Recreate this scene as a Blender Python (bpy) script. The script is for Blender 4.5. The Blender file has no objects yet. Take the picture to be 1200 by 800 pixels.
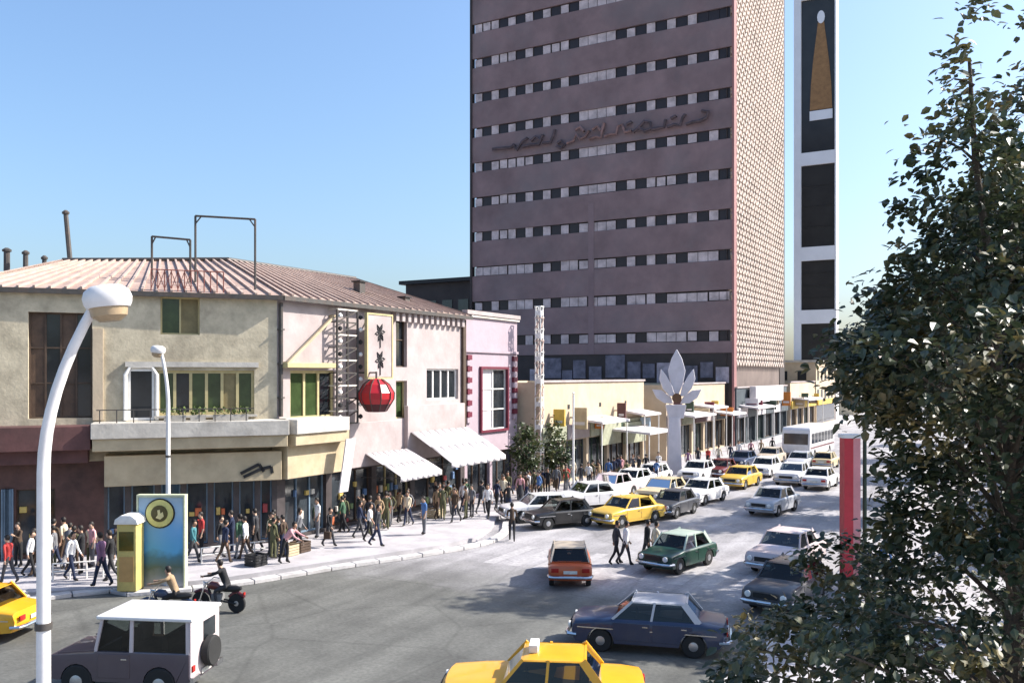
import bpy, bmesh, math, random
from mathutils import Vector, Matrix, noise
random.seed(11)
R = math.radians
sc = bpy.context.scene
COL = sc.collection
# ------------------------------------------------------------------ camera
FPX, HOR, CH = 1030.0, 440.0, 7.5          # focal length (px of a 1200 px wide frame), horizon row, eye height
TH = math.atan((1181 - 600) / FPX)         # the street runs along +Y; the camera looks this much to its left
CT, ST = math.cos(TH), math.sin(TH)
cd = bpy.data.cameras.new('camera'); cam = bpy.data.objects.new('camera', cd); COL.objects.link(cam)
cam.location = (0, 0, CH); cam.rotation_euler = (R(90), 0, TH)
cd.sensor_width = 36; cd.lens = 36 * FPX / 1200; cd.shift_y = (HOR - 400) / 1200
cd.clip_start = 0.1; cd.clip_end = 6000
sc.camera = cam
# ------------------------------------------------------------------ sky, sun, exposure
SUN_AZ = math.atan2(0.774, 0.632)           # from +Y towards +X
SUN_EL = R(39)
w = bpy.data.worlds.new('World'); sc.world = w; w.use_nodes = True
nt = w.node_tree; bg = nt.nodes['Background']
sky = nt.nodes.new('ShaderNodeTexSky'); sky.sky_type = 'NISHITA'; sky.sun_disc = False
sky.sun_elevation = SUN_EL; sky.sun_rotation = SUN_AZ
sky.air_density = 1.4; sky.dust_density = 7.0; sky.ozone_density = 6.0; sky.altitude = 1100
nt.links.new(sky.outputs[0], bg.inputs[0]); bg.inputs[1].default_value = 0.132
sd = bpy.data.lights.new('sun', 'SUN'); sun = bpy.data.objects.new('sun', sd); COL.objects.link(sun)
sd.energy = 5.0; sd.angle = R(0.55); sd.color = (1.0, 0.94, 0.86)
sdir = Vector((math.sin(SUN_AZ) * math.cos(SUN_EL), math.cos(SUN_AZ) * math.cos(SUN_EL), math.sin(SUN_EL)))
sun.rotation_euler = sdir.to_track_quat('Z', 'Y').to_euler(); sun.location = (40, 40, 60)
sc.view_settings.view_transform = 'Standard'; sc.view_settings.look = 'None'
sc.view_settings.exposure = 0.95; sc.view_settings.gamma = 1.0
sc.render.engine = 'CYCLES'

# ------------------------------------------------------------------ pixel helpers
def ray(px, py):
    a = (px - 600) / FPX; b = (HOR - py) / FPX
    return Vector((a * CT - ST, a * ST + CT, b))
def G(px, py, z=0.0):                       # the point at height z that a pixel of the ground looks at
    r = ray(px, py); t = (z - CH) / r.z
    return Vector((r.x * t, r.y * t, z))
def D(px, py, d):                           # the point at a given depth
    r = ray(px, py) * d
    return Vector((r.x, r.y, r.z + CH))

# ------------------------------------------------------------------ materials
def lin(r, g, b):
    f = lambda c: (c / 255 / 12.92) if c / 255 <= 0.04045 else ((c / 255 + 0.055) / 1.055) ** 2.4
    return (f(r), f(g), f(b), 1)
MATS = {}
def mat(name, col, rough=0.75, var=0.14, scale=3.0, bump=0.0, metal=0.0, coat=0.0, spec=0.4, dirt=0.0, dirt_col=(0.10, 0.085, 0.07, 1), world=False):
    if name in MATS: return MATS[name]
    m = bpy.data.materials.new(name); m.use_nodes = True; t = m.node_tree; n = t.nodes; L = t.links
    b = n['Principled BSDF']
    if len(col) == 3: col = (*col, 1)
    b.inputs['Roughness'].default_value = rough; b.inputs['Metallic'].default_value = metal
    b.inputs['Coat Weight'].default_value = coat; b.inputs['Specular IOR Level'].default_value = spec
    if world: co = n.new('ShaderNodeNewGeometry').outputs['Position']
    else: co = n.new('ShaderNodeTexCoord').outputs['Object']
    nz = n.new('ShaderNodeTexNoise'); nz.inputs['Scale'].default_value = scale; nz.inputs['Detail'].default_value = 6; nz.inputs['Roughness'].default_value = 0.65
    L.new(co, nz.inputs['Vector'])
    mr = n.new('ShaderNodeMapRange'); mr.inputs[1].default_value = 0.28; mr.inputs[2].default_value = 0.72
    mr.inputs[3].default_value = 1 - var; mr.inputs[4].default_value = 1 + var
    L.new(nz.outputs[0], mr.inputs[0])
    mx = n.new('ShaderNodeVectorMath'); mx.operation = 'MULTIPLY'
    mx.inputs[0].default_value = col[:3]; L.new(mr.outputs[0], mx.inputs[1])
    out = mx.outputs[0]
    if dirt > 0:
        n2 = n.new('ShaderNodeTexNoise'); n2.inputs['Scale'].default_value = scale * 0.37; n2.inputs['Detail'].default_value = 8; n2.inputs['Roughness'].default_value = 0.7
        L.new(co, n2.inputs['Vector'])
        r2 = n.new('ShaderNodeMapRange'); r2.inputs[1].default_value = 0.48; r2.inputs[2].default_value = 0.75; r2.inputs[3].default_value = 0; r2.inputs[4].default_value = dirt
        L.new(n2.outputs[0], r2.inputs[0])
        m2 = n.new('ShaderNodeMix'); m2.data_type = 'RGBA'; L.new(r2.outputs[0], m2.inputs[0]); L.new(out, m2.inputs[6]); m2.inputs[7].default_value = dirt_col
        out = m2.outputs[2]
    L.new(out, b.inputs['Base Color'])
    if bump > 0:
        bp = n.new('ShaderNodeBump'); bp.inputs['Strength'].default_value = bump; bp.inputs['Distance'].default_value = 0.05
        n3 = n.new('ShaderNodeTexNoise'); n3.inputs['Scale'].default_value = scale * 6; n3.inputs['Detail'].default_value = 5
        L.new(co, n3.inputs['Vector']); L.new(n3.outputs[0], bp.inputs['Height']); L.new(bp.outputs[0], b.inputs['Normal'])
    MATS[name] = m
    return m
def leafmat(name, c1, c2, c3):
    m = bpy.data.materials.new(name); m.use_nodes = True; t = m.node_tree; n = t.nodes; L = t.links
    b = n['Principled BSDF']; b.inputs['Roughness'].default_value = 0.4; b.inputs['Specular IOR Level'].default_value = 0.5
    g = n.new('ShaderNodeNewGeometry')
    nz = n.new('ShaderNodeTexNoise'); nz.inputs['Scale'].default_value = 0.9; nz.inputs['Detail'].default_value = 3
    L.new(g.outputs['Position'], nz.inputs['Vector'])
    n2 = n.new('ShaderNodeTexNoise'); n2.inputs['Scale'].default_value = 9; L.new(g.outputs['Position'], n2.inputs['Vector'])
    ad = n.new('ShaderNodeMath'); ad.operation = 'MULTIPLY_ADD'; L.new(n2.outputs[0], ad.inputs[0]); ad.inputs[1].default_value = 0.5; L.new(nz.outputs[0], ad.inputs[2])
    cr = n.new('ShaderNodeValToRGB'); L.new(ad.outputs[0], cr.inputs[0])
    e = cr.color_ramp.elements; e[0].position = 0.55; e[0].color = c1; e[1].position = 0.93; e[1].color = c3
    k = cr.color_ramp.elements.new(0.79); k.color = c2
    L.new(cr.outputs[0], b.inputs['Base Color'])
    tr = n.new('ShaderNodeBsdfTranslucent'); L.new(cr.outputs[0], tr.inputs[0])
    mx = n.new('ShaderNodeMixShader'); mx.inputs[0].default_value = 0.2
    L.new(b.outputs[0], mx.inputs[1]); L.new(tr.outputs[0], mx.inputs[2])
    L.new(mx.outputs[0], n['Material Output'].inputs[0])
    return m
def paint(name, col): return mat('paint_' + name, col, rough=0.32, var=0.07, scale=2.5, coat=0.35, spec=0.5, dirt=0.12, dirt_col=(0.2, 0.17, 0.14, 1))
def clear_glass(name):
    m = bpy.data.materials.new(name); m.use_nodes = True; t = m.node_tree; n = t.nodes; L = t.links; n.remove(n['Principled BSDF'])
    a = n.new('ShaderNodeBsdfTransparent'); a.inputs[0].default_value = (.42, .46, .45, 1); b = n.new('ShaderNodeBsdfGlossy'); b.inputs['Roughness'].default_value = .04; b.inputs[0].default_value = (.9, .93, .95, 1)
    f = n.new('ShaderNodeFresnel'); f.inputs[0].default_value = 1.5; x = n.new('ShaderNodeMixShader'); L.new(f.outputs[0], x.inputs[0]); L.new(a.outputs[0], x.inputs[1]); L.new(b.outputs[0], x.inputs[2]); L.new(x.outputs[0], n['Material Output'].inputs[0])
    return m
CARGLASS = clear_glass('tinted_car_glass')
GLASS = mat('dark_glass', (0.018, 0.022, 0.026), rough=0.08, var=0.3, scale=1.2, spec=0.6)
CHROME = mat('chrome', (0.62, 0.62, 0.64), rough=0.22, var=0.1, metal=1.0)
RUBBER = mat('rubber', (0.02, 0.02, 0.02), rough=0.85, var=0.2)
STEEL = mat('dark_steel', (0.06, 0.055, 0.05), rough=0.6, var=0.25, scale=5, dirt=0.4, dirt_col=(0.16, 0.08, 0.045, 1))
BLACK = mat('black_trim', (0.015, 0.015, 0.016), rough=0.6)

# ------------------------------------------------------------------ mesh builder
class MB:
    def __init__(s): s.v = []; s.f = []; s.m = []
    def add(s, vs, fs, mi=0):
        o = len(s.v); s.v += [Vector(p) for p in vs]; s.f += [[i + o for i in f] for f in fs]; s.m += [mi] * len(fs); return s
    def hexa(s, p, mi=0):                    # 8 points: bottom ring then top ring
        return s.add(p, [(3, 2, 1, 0), (4, 5, 6, 7), (0, 1, 5, 4), (1, 2, 6, 5), (2, 3, 7, 6), (3, 0, 4, 7)], mi)
    def box(s, x0, x1, y0, y1, z0, z1, mi=0):
        return s.hexa([(x0, y0, z0), (x1, y0, z0), (x1, y1, z0), (x0, y1, z0), (x0, y0, z1), (x1, y0, z1), (x1, y1, z1), (x0, y1, z1)], mi)
    def fbox(s, fr, w0, w1, z0, z1, o0, o1, mi=0):
        return s.hexa([fr(w0, z0, o1), fr(w1, z0, o1), fr(w1, z0, o0), fr(w0, z0, o0), fr(w0, z1, o1), fr(w1, z1, o1), fr(w1, z1, o0), fr(w0, z1, o0)], mi)
    def bar(s, a, b, w, h=None, up=Vector((0, 0, 1)), mi=0):
        a = Vector(a); b = Vector(b); h = h or w; d = (b - a).normalized()
        x = d.cross(up)
        if x.length < 1e-3: x = d.cross(Vector((1, 0, 0)))
        x.normalize(); y = x.cross(d).normalized(); x = x * w / 2; y = y * h / 2
        return s.hexa([a - x - y, a + x - y, a + x + y, a - x + y, b - x - y, b + x - y, b + x + y, b - x + y], mi)
    def tube(s, pts, rad, n=8, mi=0, cap=True):
        pts = [Vector(p) for p in pts]
        if not isinstance(rad, (list, tuple)): rad = [rad] * len(pts)
        vs = []; fs = []; ref = None
        for i, p in enumerate(pts):
            d = (pts[min(i + 1, len(pts) - 1)] - pts[max(i - 1, 0)]).normalized()
            if ref is None:
                ref = d.cross(Vector((0, 0, 1)))
                if ref.length < 1e-3: ref = Vector((1, 0, 0))
            ref = (ref - d * ref.dot(d)).normalized(); q = d.cross(ref)
            for k in range(n):
                a = 2 * math.pi * k / n
                vs.append(p + (ref * math.cos(a) + q * math.sin(a)) * rad[i])
        for i in range(len(pts) - 1):
            for k in range(n):
                fs.append((i * n + k, i * n + (k + 1) % n, (i + 1) * n + (k + 1) % n, (i + 1) * n + k))
        if cap: fs += [tuple(range(n))[::-1], tuple(range((len(pts) - 1) * n, len(pts) * n))]
        return s.add(vs, fs, mi)
    def lathe(s, prof, n=16, c=(0, 0, 0), axis='Z', mi=0):
        c = Vector(c); vs = []; fs = []
        for r, z in prof:
            for k in range(n):
                a = 2 * math.pi * k / n; u = r * math.cos(a); v = r * math.sin(a)
                vs.append(c + (Vector((u, v, z)) if axis == 'Z' else Vector((u, z, v)) if axis == 'Y' else Vector((z, u, v))))
        for i in range(len(prof) - 1):
            for k in range(n): fs.append((i * n + k, i * n + (k + 1) % n, (i + 1) * n + (k + 1) % n, (i + 1) * n + k))
        fs += [tuple(range(n))[::-1], tuple(range((len(prof) - 1) * n, len(prof) * n))]
        return s.add(vs, fs, mi)
    def prism(s, poly, T, t0, t1, mi=0):
        n = len(poly); vs = [T(p[0], p[1], t0) for p in poly] + [T(p[0], p[1], t1) for p in poly]
        fs = [tuple(range(n))[::-1], tuple(range(n, 2 * n))] + [(i, (i + 1) % n, n + (i + 1) % n, n + i) for i in range(n)]
        return s.add(vs, fs, mi)
    def mesh(s, name, mats, off=Vector((0, 0, 0)), bevel=0, sel=None, seg=2, angle=35):
        me = bpy.data.meshes.new(name)
        me.from_pydata([tuple(p - off) for p in s.v], [], s.f)
        for m in (mats if isinstance(mats, (list, tuple)) else [mats]): me.materials.append(m)
        me.polygons.foreach_set('material_index', s.m)
        bm = bmesh.new(); bm.from_mesh(me)
        bmesh.ops.recalc_face_normals(bm, faces=bm.faces)
        if bevel:
            es = [e for e in bm.edges if len(e.link_faces) == 2 and e.calc_face_angle(0) > R(28) and (sel is None or sel(e))]
            bmesh.ops.bevel(bm, geom=es, offset=bevel, segments=seg, affect='EDGES', profile=0.6, clamp_overlap=True)
        bm.to_mesh(me); bm.free()
        me.polygons.foreach_set('use_smooth', [True] * len(me.polygons))
        me.set_sharp_from_angle(angle=R(angle)); me.update()
        return me
    def build(s, name, mats, parent=None, **kw):
        off = Vector(OFF.get(parent.name, (0, 0, 0))) if parent else Vector((0, 0, 0))
        o = bpy.data.objects.new(name, s.mesh(name, mats, off, **kw)); COL.objects.link(o)
        if parent: o.parent = parent; OFF[o.name] = tuple(off)
        return o
OFF = {}
def tag(o, label=None, cat=None, group=None, kind=None):
    if label: o['label'] = label
    if cat: o['category'] = cat
    if group: o['group'] = group
    if kind: o['kind'] = kind
    return o
def thing(name, label, cat, loc=(0, 0, 0), group=None, rz=0):
    o = bpy.data.objects.new(name, None); COL.objects.link(o); o.location = loc; o.rotation_euler = (0, 0, rz); o.empty_display_size = 0.3
    OFF[o.name] = tuple(loc) if rz == 0 else (0, 0, 0)
    return tag(o, label, cat, group)
def inst(me, name, parent, loc=(0, 0, 0), rot=(0, 0, 0), m=None, scale=None):
    o = bpy.data.objects.new(name, me); COL.objects.link(o); o.parent = parent; o.location = loc; o.rotation_euler = rot
    if scale: o.scale = scale
    if m:
        o.material_slots[0].link = 'OBJECT'; o.material_slots[0].material = m
    return o
class Fr:                                    # a vertical facade plane: w along it, z up, o outwards
    def __init__(s, p0, p1):
        s.p = Vector((p0[0], p0[1], 0)); d = Vector((p1[0] - p0[0], p1[1] - p0[1], 0)); s.L = d.length; s.d = d.normalized(); s.n = Vector((s.d.y, -s.d.x, 0))
    def __call__(s, w, z, o=0): return s.p + s.d * w + s.n * o + Vector((0, 0, z))
    def px(s, px, py, o=0):
        r = ray(px, py); c = Vector((0, 0, CH)); t = (s.p + s.n * o - c).dot(s.n) / r.dot(s.n); q = c + r * t
        return (q - s.p).dot(s.d), q.z
    def rect(s, x0, y0, x1, y1, o=0):
        a = s.px(x0, (y0 + y1) / 2, o); b = s.px(x1, (y0 + y1) / 2, o); c = s.px((x0 + x1) / 2, y0, o); d = s.px((x0 + x1) / 2, y1, o)
        return a[0], b[0], d[1], c[1]        # w0, w1, z0, z1
def wall(mb, fr, w0, w1, z0, z1, ops=(), depth=0.3, o=0, mi=0):
    ws = sorted({w0, w1, *[v for q in ops for v in q[:2]]}); zs = sorted({z0, z1, *[v for q in ops for v in q[2:4]]})
    for i in range(len(ws) - 1):
        for j in range(len(zs) - 1):
            cw = (ws[i] + ws[i + 1]) / 2; cz = (zs[j] + zs[j + 1]) / 2
            if any(q[0] < cw < q[1] and q[2] < cz < q[3] for q in ops): continue
            mb.add([fr(ws[i], zs[j], o), fr(ws[i + 1], zs[j], o), fr(ws[i + 1], zs[j + 1], o), fr(ws[i], zs[j + 1], o)], [(0, 1, 2, 3)], mi)
    for a, b, c, d in [q[:4] for q in ops]:
        p = [fr(a, c, o), fr(b, c, o), fr(b, d, o), fr(a, d, o)]; q = [fr(a, c, o - depth), fr(b, c, o - depth), fr(b, d, o - depth), fr(a, d, o - depth)]
        mb.add(p + q, [(0, 1, 5, 4), (1, 2, 6, 5), (2, 3, 7, 6), (3, 0, 4, 7), (4, 5, 6, 7)], mi)
def window(parent, fr, w0, w1, z0, z1, nx, nz, fm, gm=None, o=0, depth=0.22, bar=0.07, sill=None):
    mb = MB(); o1 = o - depth
    mb.fbox(fr, w0, w1, z0, z0 + bar, o1 - .02, o1 + .1); mb.fbox(fr, w0, w1, z1 - bar, z1, o1 - .02, o1 + .1)
    for i in range(nx + 1):
        c = w0 + bar / 2 + (w1 - w0 - bar) * i / nx; mb.fbox(fr, c - bar / 2, c + bar / 2, z0 + bar, z1 - bar, o1 - .02, o1 + .097)
    for j in range(1, nz):
        c = z0 + (z1 - z0) * j / nz; mb.fbox(fr, w0 + bar, w1 - bar, c - bar / 2.5, c + bar / 2.5, o1 - .018, o1 + .09)
    f = mb.build('window', fm, parent)
    for i in range(nx):
        g = MB(); a = w0 + bar + (w1 - w0 - bar) * i / nx; b = a + (w1 - w0 - bar) / nx - bar
        g.fbox(fr, a - .01, b + .01, z0 + bar * .8, z1 - bar * .8, o1 + .01, o1 + .03); g.build('pane', gm[i % len(gm)] if isinstance(gm, list) else (gm or GLASS), f)
    if sill:
        s = MB(); s.fbox(fr, w0 - .12, w1 + .12, z0 - .1, z0 - .003, o - .01, o + .16); s.build('sill', sill, f)
    return f
# ================================================================== ground, road, pavements
M_ground = mat('dusty_ground', (0.24, 0.22, 0.19), 0.95, 0.2, 0.4, 0.3, world=True)
def asphalt():
    m = bpy.data.materials.new('worn_asphalt'); m.use_nodes = True; t = m.node_tree; n = t.nodes; L = t.links
    b = n['Principled BSDF']; b.inputs['Roughness'].default_value = 0.72; b.inputs['Specular IOR Level'].default_value = 0.5
    g = n.new('ShaderNodeNewGeometry').outputs['Position']
    def nz(s, d=6, r=.6):
        q = n.new('ShaderNodeTexNoise'); q.inputs['Scale'].default_value = s; q.inputs['Detail'].default_value = d; q.inputs['Roughness'].default_value = r; L.new(g, q.inputs['Vector']); return q.outputs[0]
    def rng(i, a, b_, c, d):
        q = n.new('ShaderNodeMapRange'); L.new(i, q.inputs[0])
        for k, v in enumerate((a, b_, c, d)): q.inputs[k + 1].default_value = v
        return q.outputs[0]
    def mul(a, b_):
        q = n.new('ShaderNodeMath'); q.operation = 'MULTIPLY'; L.new(a, q.inputs[0]); L.new(b_, q.inputs[1]); return q.outputs[0]
    # darker tone on the square in front, paler beyond the crossing, wavy blend between
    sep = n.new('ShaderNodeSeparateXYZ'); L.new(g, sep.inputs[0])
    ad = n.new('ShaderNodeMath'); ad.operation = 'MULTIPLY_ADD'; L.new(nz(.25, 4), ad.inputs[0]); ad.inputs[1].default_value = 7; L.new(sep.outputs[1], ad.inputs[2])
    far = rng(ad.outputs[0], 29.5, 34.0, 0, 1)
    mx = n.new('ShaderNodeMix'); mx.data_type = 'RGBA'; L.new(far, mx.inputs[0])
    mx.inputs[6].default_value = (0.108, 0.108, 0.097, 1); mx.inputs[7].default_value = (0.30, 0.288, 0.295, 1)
    v = mul(rng(nz(.45), .3, .7, .72, 1.28), rng(nz(9), .3, .7, .76, 1.24))
    # oil streaks and tyre-polished lanes along the traffic
    mp = n.new('ShaderNodeMapping'); mp.inputs['Scale'].default_value = (1.3, .07, 1); L.new(g, mp.inputs['Vector'])
    ln = n.new('ShaderNodeTexNoise'); ln.inputs['Scale'].default_value = 1.0; ln.inputs['Detail'].default_value = 4; L.new(mp.outputs[0], ln.inputs['Vector'])
    v = mul(v, rng(ln.outputs[0], .35, .7, .82, 1.14))
    # crack and patch web
    vo = n.new('ShaderNodeTexVoronoi'); vo.feature = 'DISTANCE_TO_EDGE'; vo.inputs['Scale'].default_value = 0.22; L.new(g, vo.inputs['Vector'])
    v = mul(v, rng(vo.outputs['Distance'], 0, .02, .8, 1))
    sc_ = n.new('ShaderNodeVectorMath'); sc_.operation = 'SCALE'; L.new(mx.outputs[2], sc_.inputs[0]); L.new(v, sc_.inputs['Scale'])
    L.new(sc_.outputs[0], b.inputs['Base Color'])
    bp = n.new('ShaderNodeBump'); bp.inputs['Strength'].default_value = .35; bp.inputs['Distance'].default_value = .02; L.new(nz(40, 3), bp.inputs['Height']); L.new(bp.outputs[0], b.inputs['Normal'])
    return m
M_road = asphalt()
M_pave = mat('bleached_paving', (0.39, 0.37, 0.38), 0.85, 0.22, 0.9, 0.25, dirt=0.5, dirt_col=(0.24, 0.22, 0.215, 1), world=True)
M_kerb = mat('kerb_stone', (0.46, 0.44, 0.43), 0.8, 0.22, 1.5, 0.3, dirt=0.35, world=True)
M_white = mat('worn_road_paint', (0.37, 0.355, 0.358), 0.7, 0.3, 5, 0, dirt=1.0, dirt_col=(0.30, 0.29, 0.295, 1), world=True)
g = MB(); g.add([(-3000, -3000, -0.02), (3000, -3000, -0.02), (3000, 3000, -0.02), (-3000, 3000, -0.02)], [(0, 1, 2, 3)])
tag(g.build('ground', M_ground), kind='structure')
def cat(pts, step=0.92):                     # Catmull-Rom resampled at an even step
    P = [Vector((*p, 0)) for p in pts]; P = [P[0] * 2 - P[1]] + P + [P[-1] * 2 - P[-2]]; out = []
    for i in range(1, len(P) - 2):
        a, b, c, d = P[i - 1:i + 3]; n = max(2, int((c - b).length / 0.2))
        for k in range(n):
            t = k / n; out.append(0.5 * ((2 * b) + (c - a) * t + (2 * a - 5 * b + 4 * c - d) * t * t + (3 * b - a - 3 * c + d) * t ** 3))
    out.append(P[-2]); res = [out[0]]; acc = 0
    for p, q in zip(out, out[1:]):
        acc += (q - p).length
        if acc >= step: res.append(q); acc = 0
    return res
def offs(line, o):
    r = []
    for i, p in enumerate(line):
        d = (line[min(i + 1, len(line) - 1)] - line[max(i - 1, 0)]).normalized(); r.append(p + Vector((d.y, -d.x, 0)) * o)
    return r
LK = cat([(-44, -26), (-33.5, 2)] + [tuple(G(*q)[:2]) for q in ((60, 703), (160, 699), (280, 687), (400, 667), (500, 652), (570, 639))] + [(-20.6, 36.2), (-22.3, 40.0), (-22.5, 46), (-22.4, 60), (-22.4, 130), (-22.4, 260)])
RK = cat([(-22, -22), (-15, -8), (-10.6, 3), (-7.4, 11), (-5.8, 20), (-5.3, 30), (-5.2, 45), (-5.2, 130), (-5.2, 260)])
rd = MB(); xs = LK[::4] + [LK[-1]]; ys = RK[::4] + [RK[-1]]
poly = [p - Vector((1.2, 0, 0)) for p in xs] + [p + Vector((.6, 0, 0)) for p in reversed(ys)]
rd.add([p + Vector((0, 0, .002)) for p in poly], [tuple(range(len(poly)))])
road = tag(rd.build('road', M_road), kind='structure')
def pavement(name, edge, back):
    mb = MB(); b = [Vector((x, y, 0)) for x, y in back]; poly = edge + b; n = len(poly); z = Vector((0, 0, .17))
    mb.add([p + z for p in poly] + [p for p in poly], [tuple(range(n))] + [(i, (i + 1) % n, n + (i + 1) % n, n + i) for i in range(n)])
    return tag(mb.build(name, M_pave), kind='structure')
# a water channel runs between the kerb and the pavement on the shop side
pvl = pavement('pavement_left', offs(LK, -.95)[::3] + [LK[-1] - Vector((.95, 0, 0))], [(-120, 260), (-120, -22)])
pvr = pavement('pavement_right', (RK[::3] + [RK[-1]]), [(60, 260), (60, -22)])
for nm, line, o0, o1, y1 in (('kerb', LK, -.42, 0, 95), ('kerb', RK, -.32, -.004, 95)):
    A = offs(line, o0); B = offs(line, o1); k = MB(); far = MB(); root = None
    for i in range(len(line) - 1):
        if line[i].y < -4: continue
        dz = random.uniform(-.012, .012); sh = .97
        a0, a1, b0, b1 = A[i], A[i].lerp(A[i + 1], sh), B[i], B[i].lerp(B[i + 1], sh)
        z0, z1 = Vector((0, 0, 0)), Vector((0, 0, .15 + dz + (.035 if line is RK else 0)))
        p = [b0 + z0, b1 + z0, a1 + z0, a0 + z0, b0 + z1, b1 + z1, a1 + z1, a0 + z1]
        if root is None:
            base = MB(); base.hexa([q + Vector((0, 0, 0)) for q in p]); root = tag(base.build(nm, M_kerb), kind='structure')
        elif line[i].y < y1: MB().hexa(p).build('kerb_stone', M_kerb, root, bevel=.018, seg=1)
        else: far.hexa(p)
    if far.v: tag(far.build('kerb_stone', M_kerb, root), kind='stuff')
# zebra crossing
for i in range(12):
    x = -18.4 + i * 1.1; y0 = 30.2 + (x + 18.4) * .02; s = MB()
    s.add([(x, y0, .007), (x + .52, y0 + .03, .007), (x + .5, y0 + 3.9, .007), (x - .02, y0 + 3.85, .007)], [(0, 1, 2, 3)])
    s.build('crosswalk_stripe', M_white, road)
# little slab bridges over the channel
M_slab = mat('slab_bridge', (0.42, 0.40, 0.37), 0.85, 0.2, 2, 0.2)
for yy in (15.5, 50, 62):
    i = min(range(len(LK)), key=lambda q: abs(LK[q].y - yy)); a, b = LK[i], LK[min(i + 2, len(LK) - 1)]; A, B = offs(LK, -1.1)[i], offs(LK, -1.1)[min(i + 2, len(LK) - 1)]
    a, b = offs(LK, -.1)[i], offs(LK, -.1)[min(i + 2, len(LK) - 1)]
    z = Vector((0, 0, .172)); t = Vector((0, 0, .225))
    MB().hexa([a + z, b + z, B + z, A + z, a + t, b + t, B + t, A + t]).build('slab_bridge', M_slab, pvl)
# ================================================================== corner building (left): grey front on the square, pale front on the street
M_grey = mat('grey_stucco', (0.47, 0.41, 0.295), 0.92, 0.3, 1.3, 0.22, dirt=0.85, dirt_col=(0.22, 0.18, 0.13, 1), world=True)
M_pale = mat('pale_stucco', (0.37, 0.315, 0.305), 0.88, 0.2, 0.7, 0.2, dirt=0.4, dirt_col=(0.27, 0.215, 0.195, 1), world=True)
M_pink = mat('pink_stucco', (0.37, 0.295, 0.33), 0.88, 0.1, 0.8, 0.2, dirt=0.3, dirt_col=(0.32, 0.235, 0.25, 1), world=True)
M_tin = mat('rusty_tin_roof', (0.38, 0.275, 0.225), 0.65, 0.3, 0.9, 0.1, dirt=0.6, dirt_col=(0.24, 0.135, 0.10, 1), world=True)
M_seam = mat('tin_seam', (0.42, 0.32, 0.265), 0.6, 0.2, 1.5, 0.1, dirt=0.4, dirt_col=(0.22, 0.11, 0.08, 1), world=True)
M_ochre = mat('ochre_frame', (0.44, 0.37, 0.19), 0.7, 0.15, 4)
M_cream = mat('cream_stucco', (0.47, 0.38, 0.27), 0.9, 0.13, 0.9, 0.2, dirt=0.45, dirt_col=(0.36, 0.25, 0.17, 1), world=True)
M_tan = mat('tan_signboard', (0.44, 0.36, 0.235), 0.8, 0.2, 1.0, 0.1, dirt=0.5, dirt_col=(0.27, 0.17, 0.08, 1), world=True)
M_conc = mat('concrete_ledge', (0.48, 0.45, 0.40), 0.88, 0.2, 1.1, 0.2, dirt=0.5, world=True)
M_maroon = mat('maroon_fascia', (0.10, 0.045, 0.042), 0.75, 0.35, 1.2, 0.1, dirt=0.4, dirt_col=(0.05, 0.04, 0.035, 1), world=True)
M_brown = mat('brown_shutter', (0.07, 0.045, 0.03), 0.7, 0.3, 3)
M_blue = mat('blue_pier', (0.16, 0.23, 0.30), 0.7, 0.2, 2)
M_wfr = mat('white_frame', (0.72, 0.70, 0.66), 0.6, 0.1, 4)
M_canvas = mat('white_canvas', (0.58, 0.545, 0.545), 0.9, 0.1, 2, 0.2, dirt=0.35, dirt_col=(0.45, 0.41, 0.38, 1))
M_redp = mat('red_paint', (0.13, 0.018, 0.035), 0.5, 0.15, 3)
M_red = mat('red_lantern', (0.42, 0.015, 0.022), 0.35, 0.15, 2, spec=0.5)
GREENG = mat('green_glass', (0.035, 0.055, 0.02), 0.15, 0.4, 1.5, spec=0.6)
AMBG = mat('amber_blind', (0.20, 0.16, 0.075), 0.6, 0.3, 2)
SHOPG = mat('shop_glass', (0.03, 0.036, 0.042), 0.1, 0.6, 0.8, spec=0.6)
M_shop = mat('dark_shop_tiles', (0.06, 0.05, 0.05), 0.5, 0.4, 1.5, world=True)
FA = Fr((-35.6, 19.42), (-28, 28.6)); FB = Fr((-28, 28.6), (-28, 43.9)); FP = Fr((-28, 43.93), (-28, 50.3))
EV = 11.0
A = thing('corner_building', 'grey two storey corner building with rusty tin hipped roof and wide ledge over its shops', 'building', (-28, 28.6, 0))
opA = [FA.rect(33, 366, 108, 490), FA.rect(188, 348, 234, 392), FA.rect(184, 434, 298, 486), FA.rect(150, 432, 181, 492)]
shopz = 2.95; sa = FA.px(122, 600)[0]
shopsA = []
e = [0.25, 1.55, 2.85, sa - .15, sa + .35]
k = sa + .3
shopsA = [(0.3, 1.6, .32, shopz), (1.8, 3.2, .32, shopz)]
pier = [FA.px(x, 600)[0] for x in (150, 185, 215, 247, 277, 302, 322)]
for a, b in zip([sa] + pier, pier): shopsA.append((a + .12, b - .12, .32, shopz))
shopsA.append((pier[-1] + .1, FA.L - .2, .32, shopz))
shopsA = [q for q in shopsA if q[1] - q[0] > .3]
mb = MB(); wall(mb, FA, 0, FA.L, 4.0, EV, opA, .35); mb.build('front_wall', M_grey, A)
mb = MB(); wall(mb, FA, 0, sa, 0, 4.0, [q for q in shopsA if q[1] < sa], .35); mb.build('shop_wall', mat('red_brown_shop', (.085, .04, .032), .6, .45, 1.5, world=True), A)
mb = MB(); wall(mb, FA, sa, FA.L, 0, 4.0, [q for q in shopsA if q[1] > sa], .35); mb.build('shop_wall', M_shop, A)
opB = [FB.rect(340, 434, 392, 490), FB.rect(464, 366, 477, 430), FB.rect(464, 446, 477, 490), FB.rect(500, 432, 537, 468)]
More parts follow.
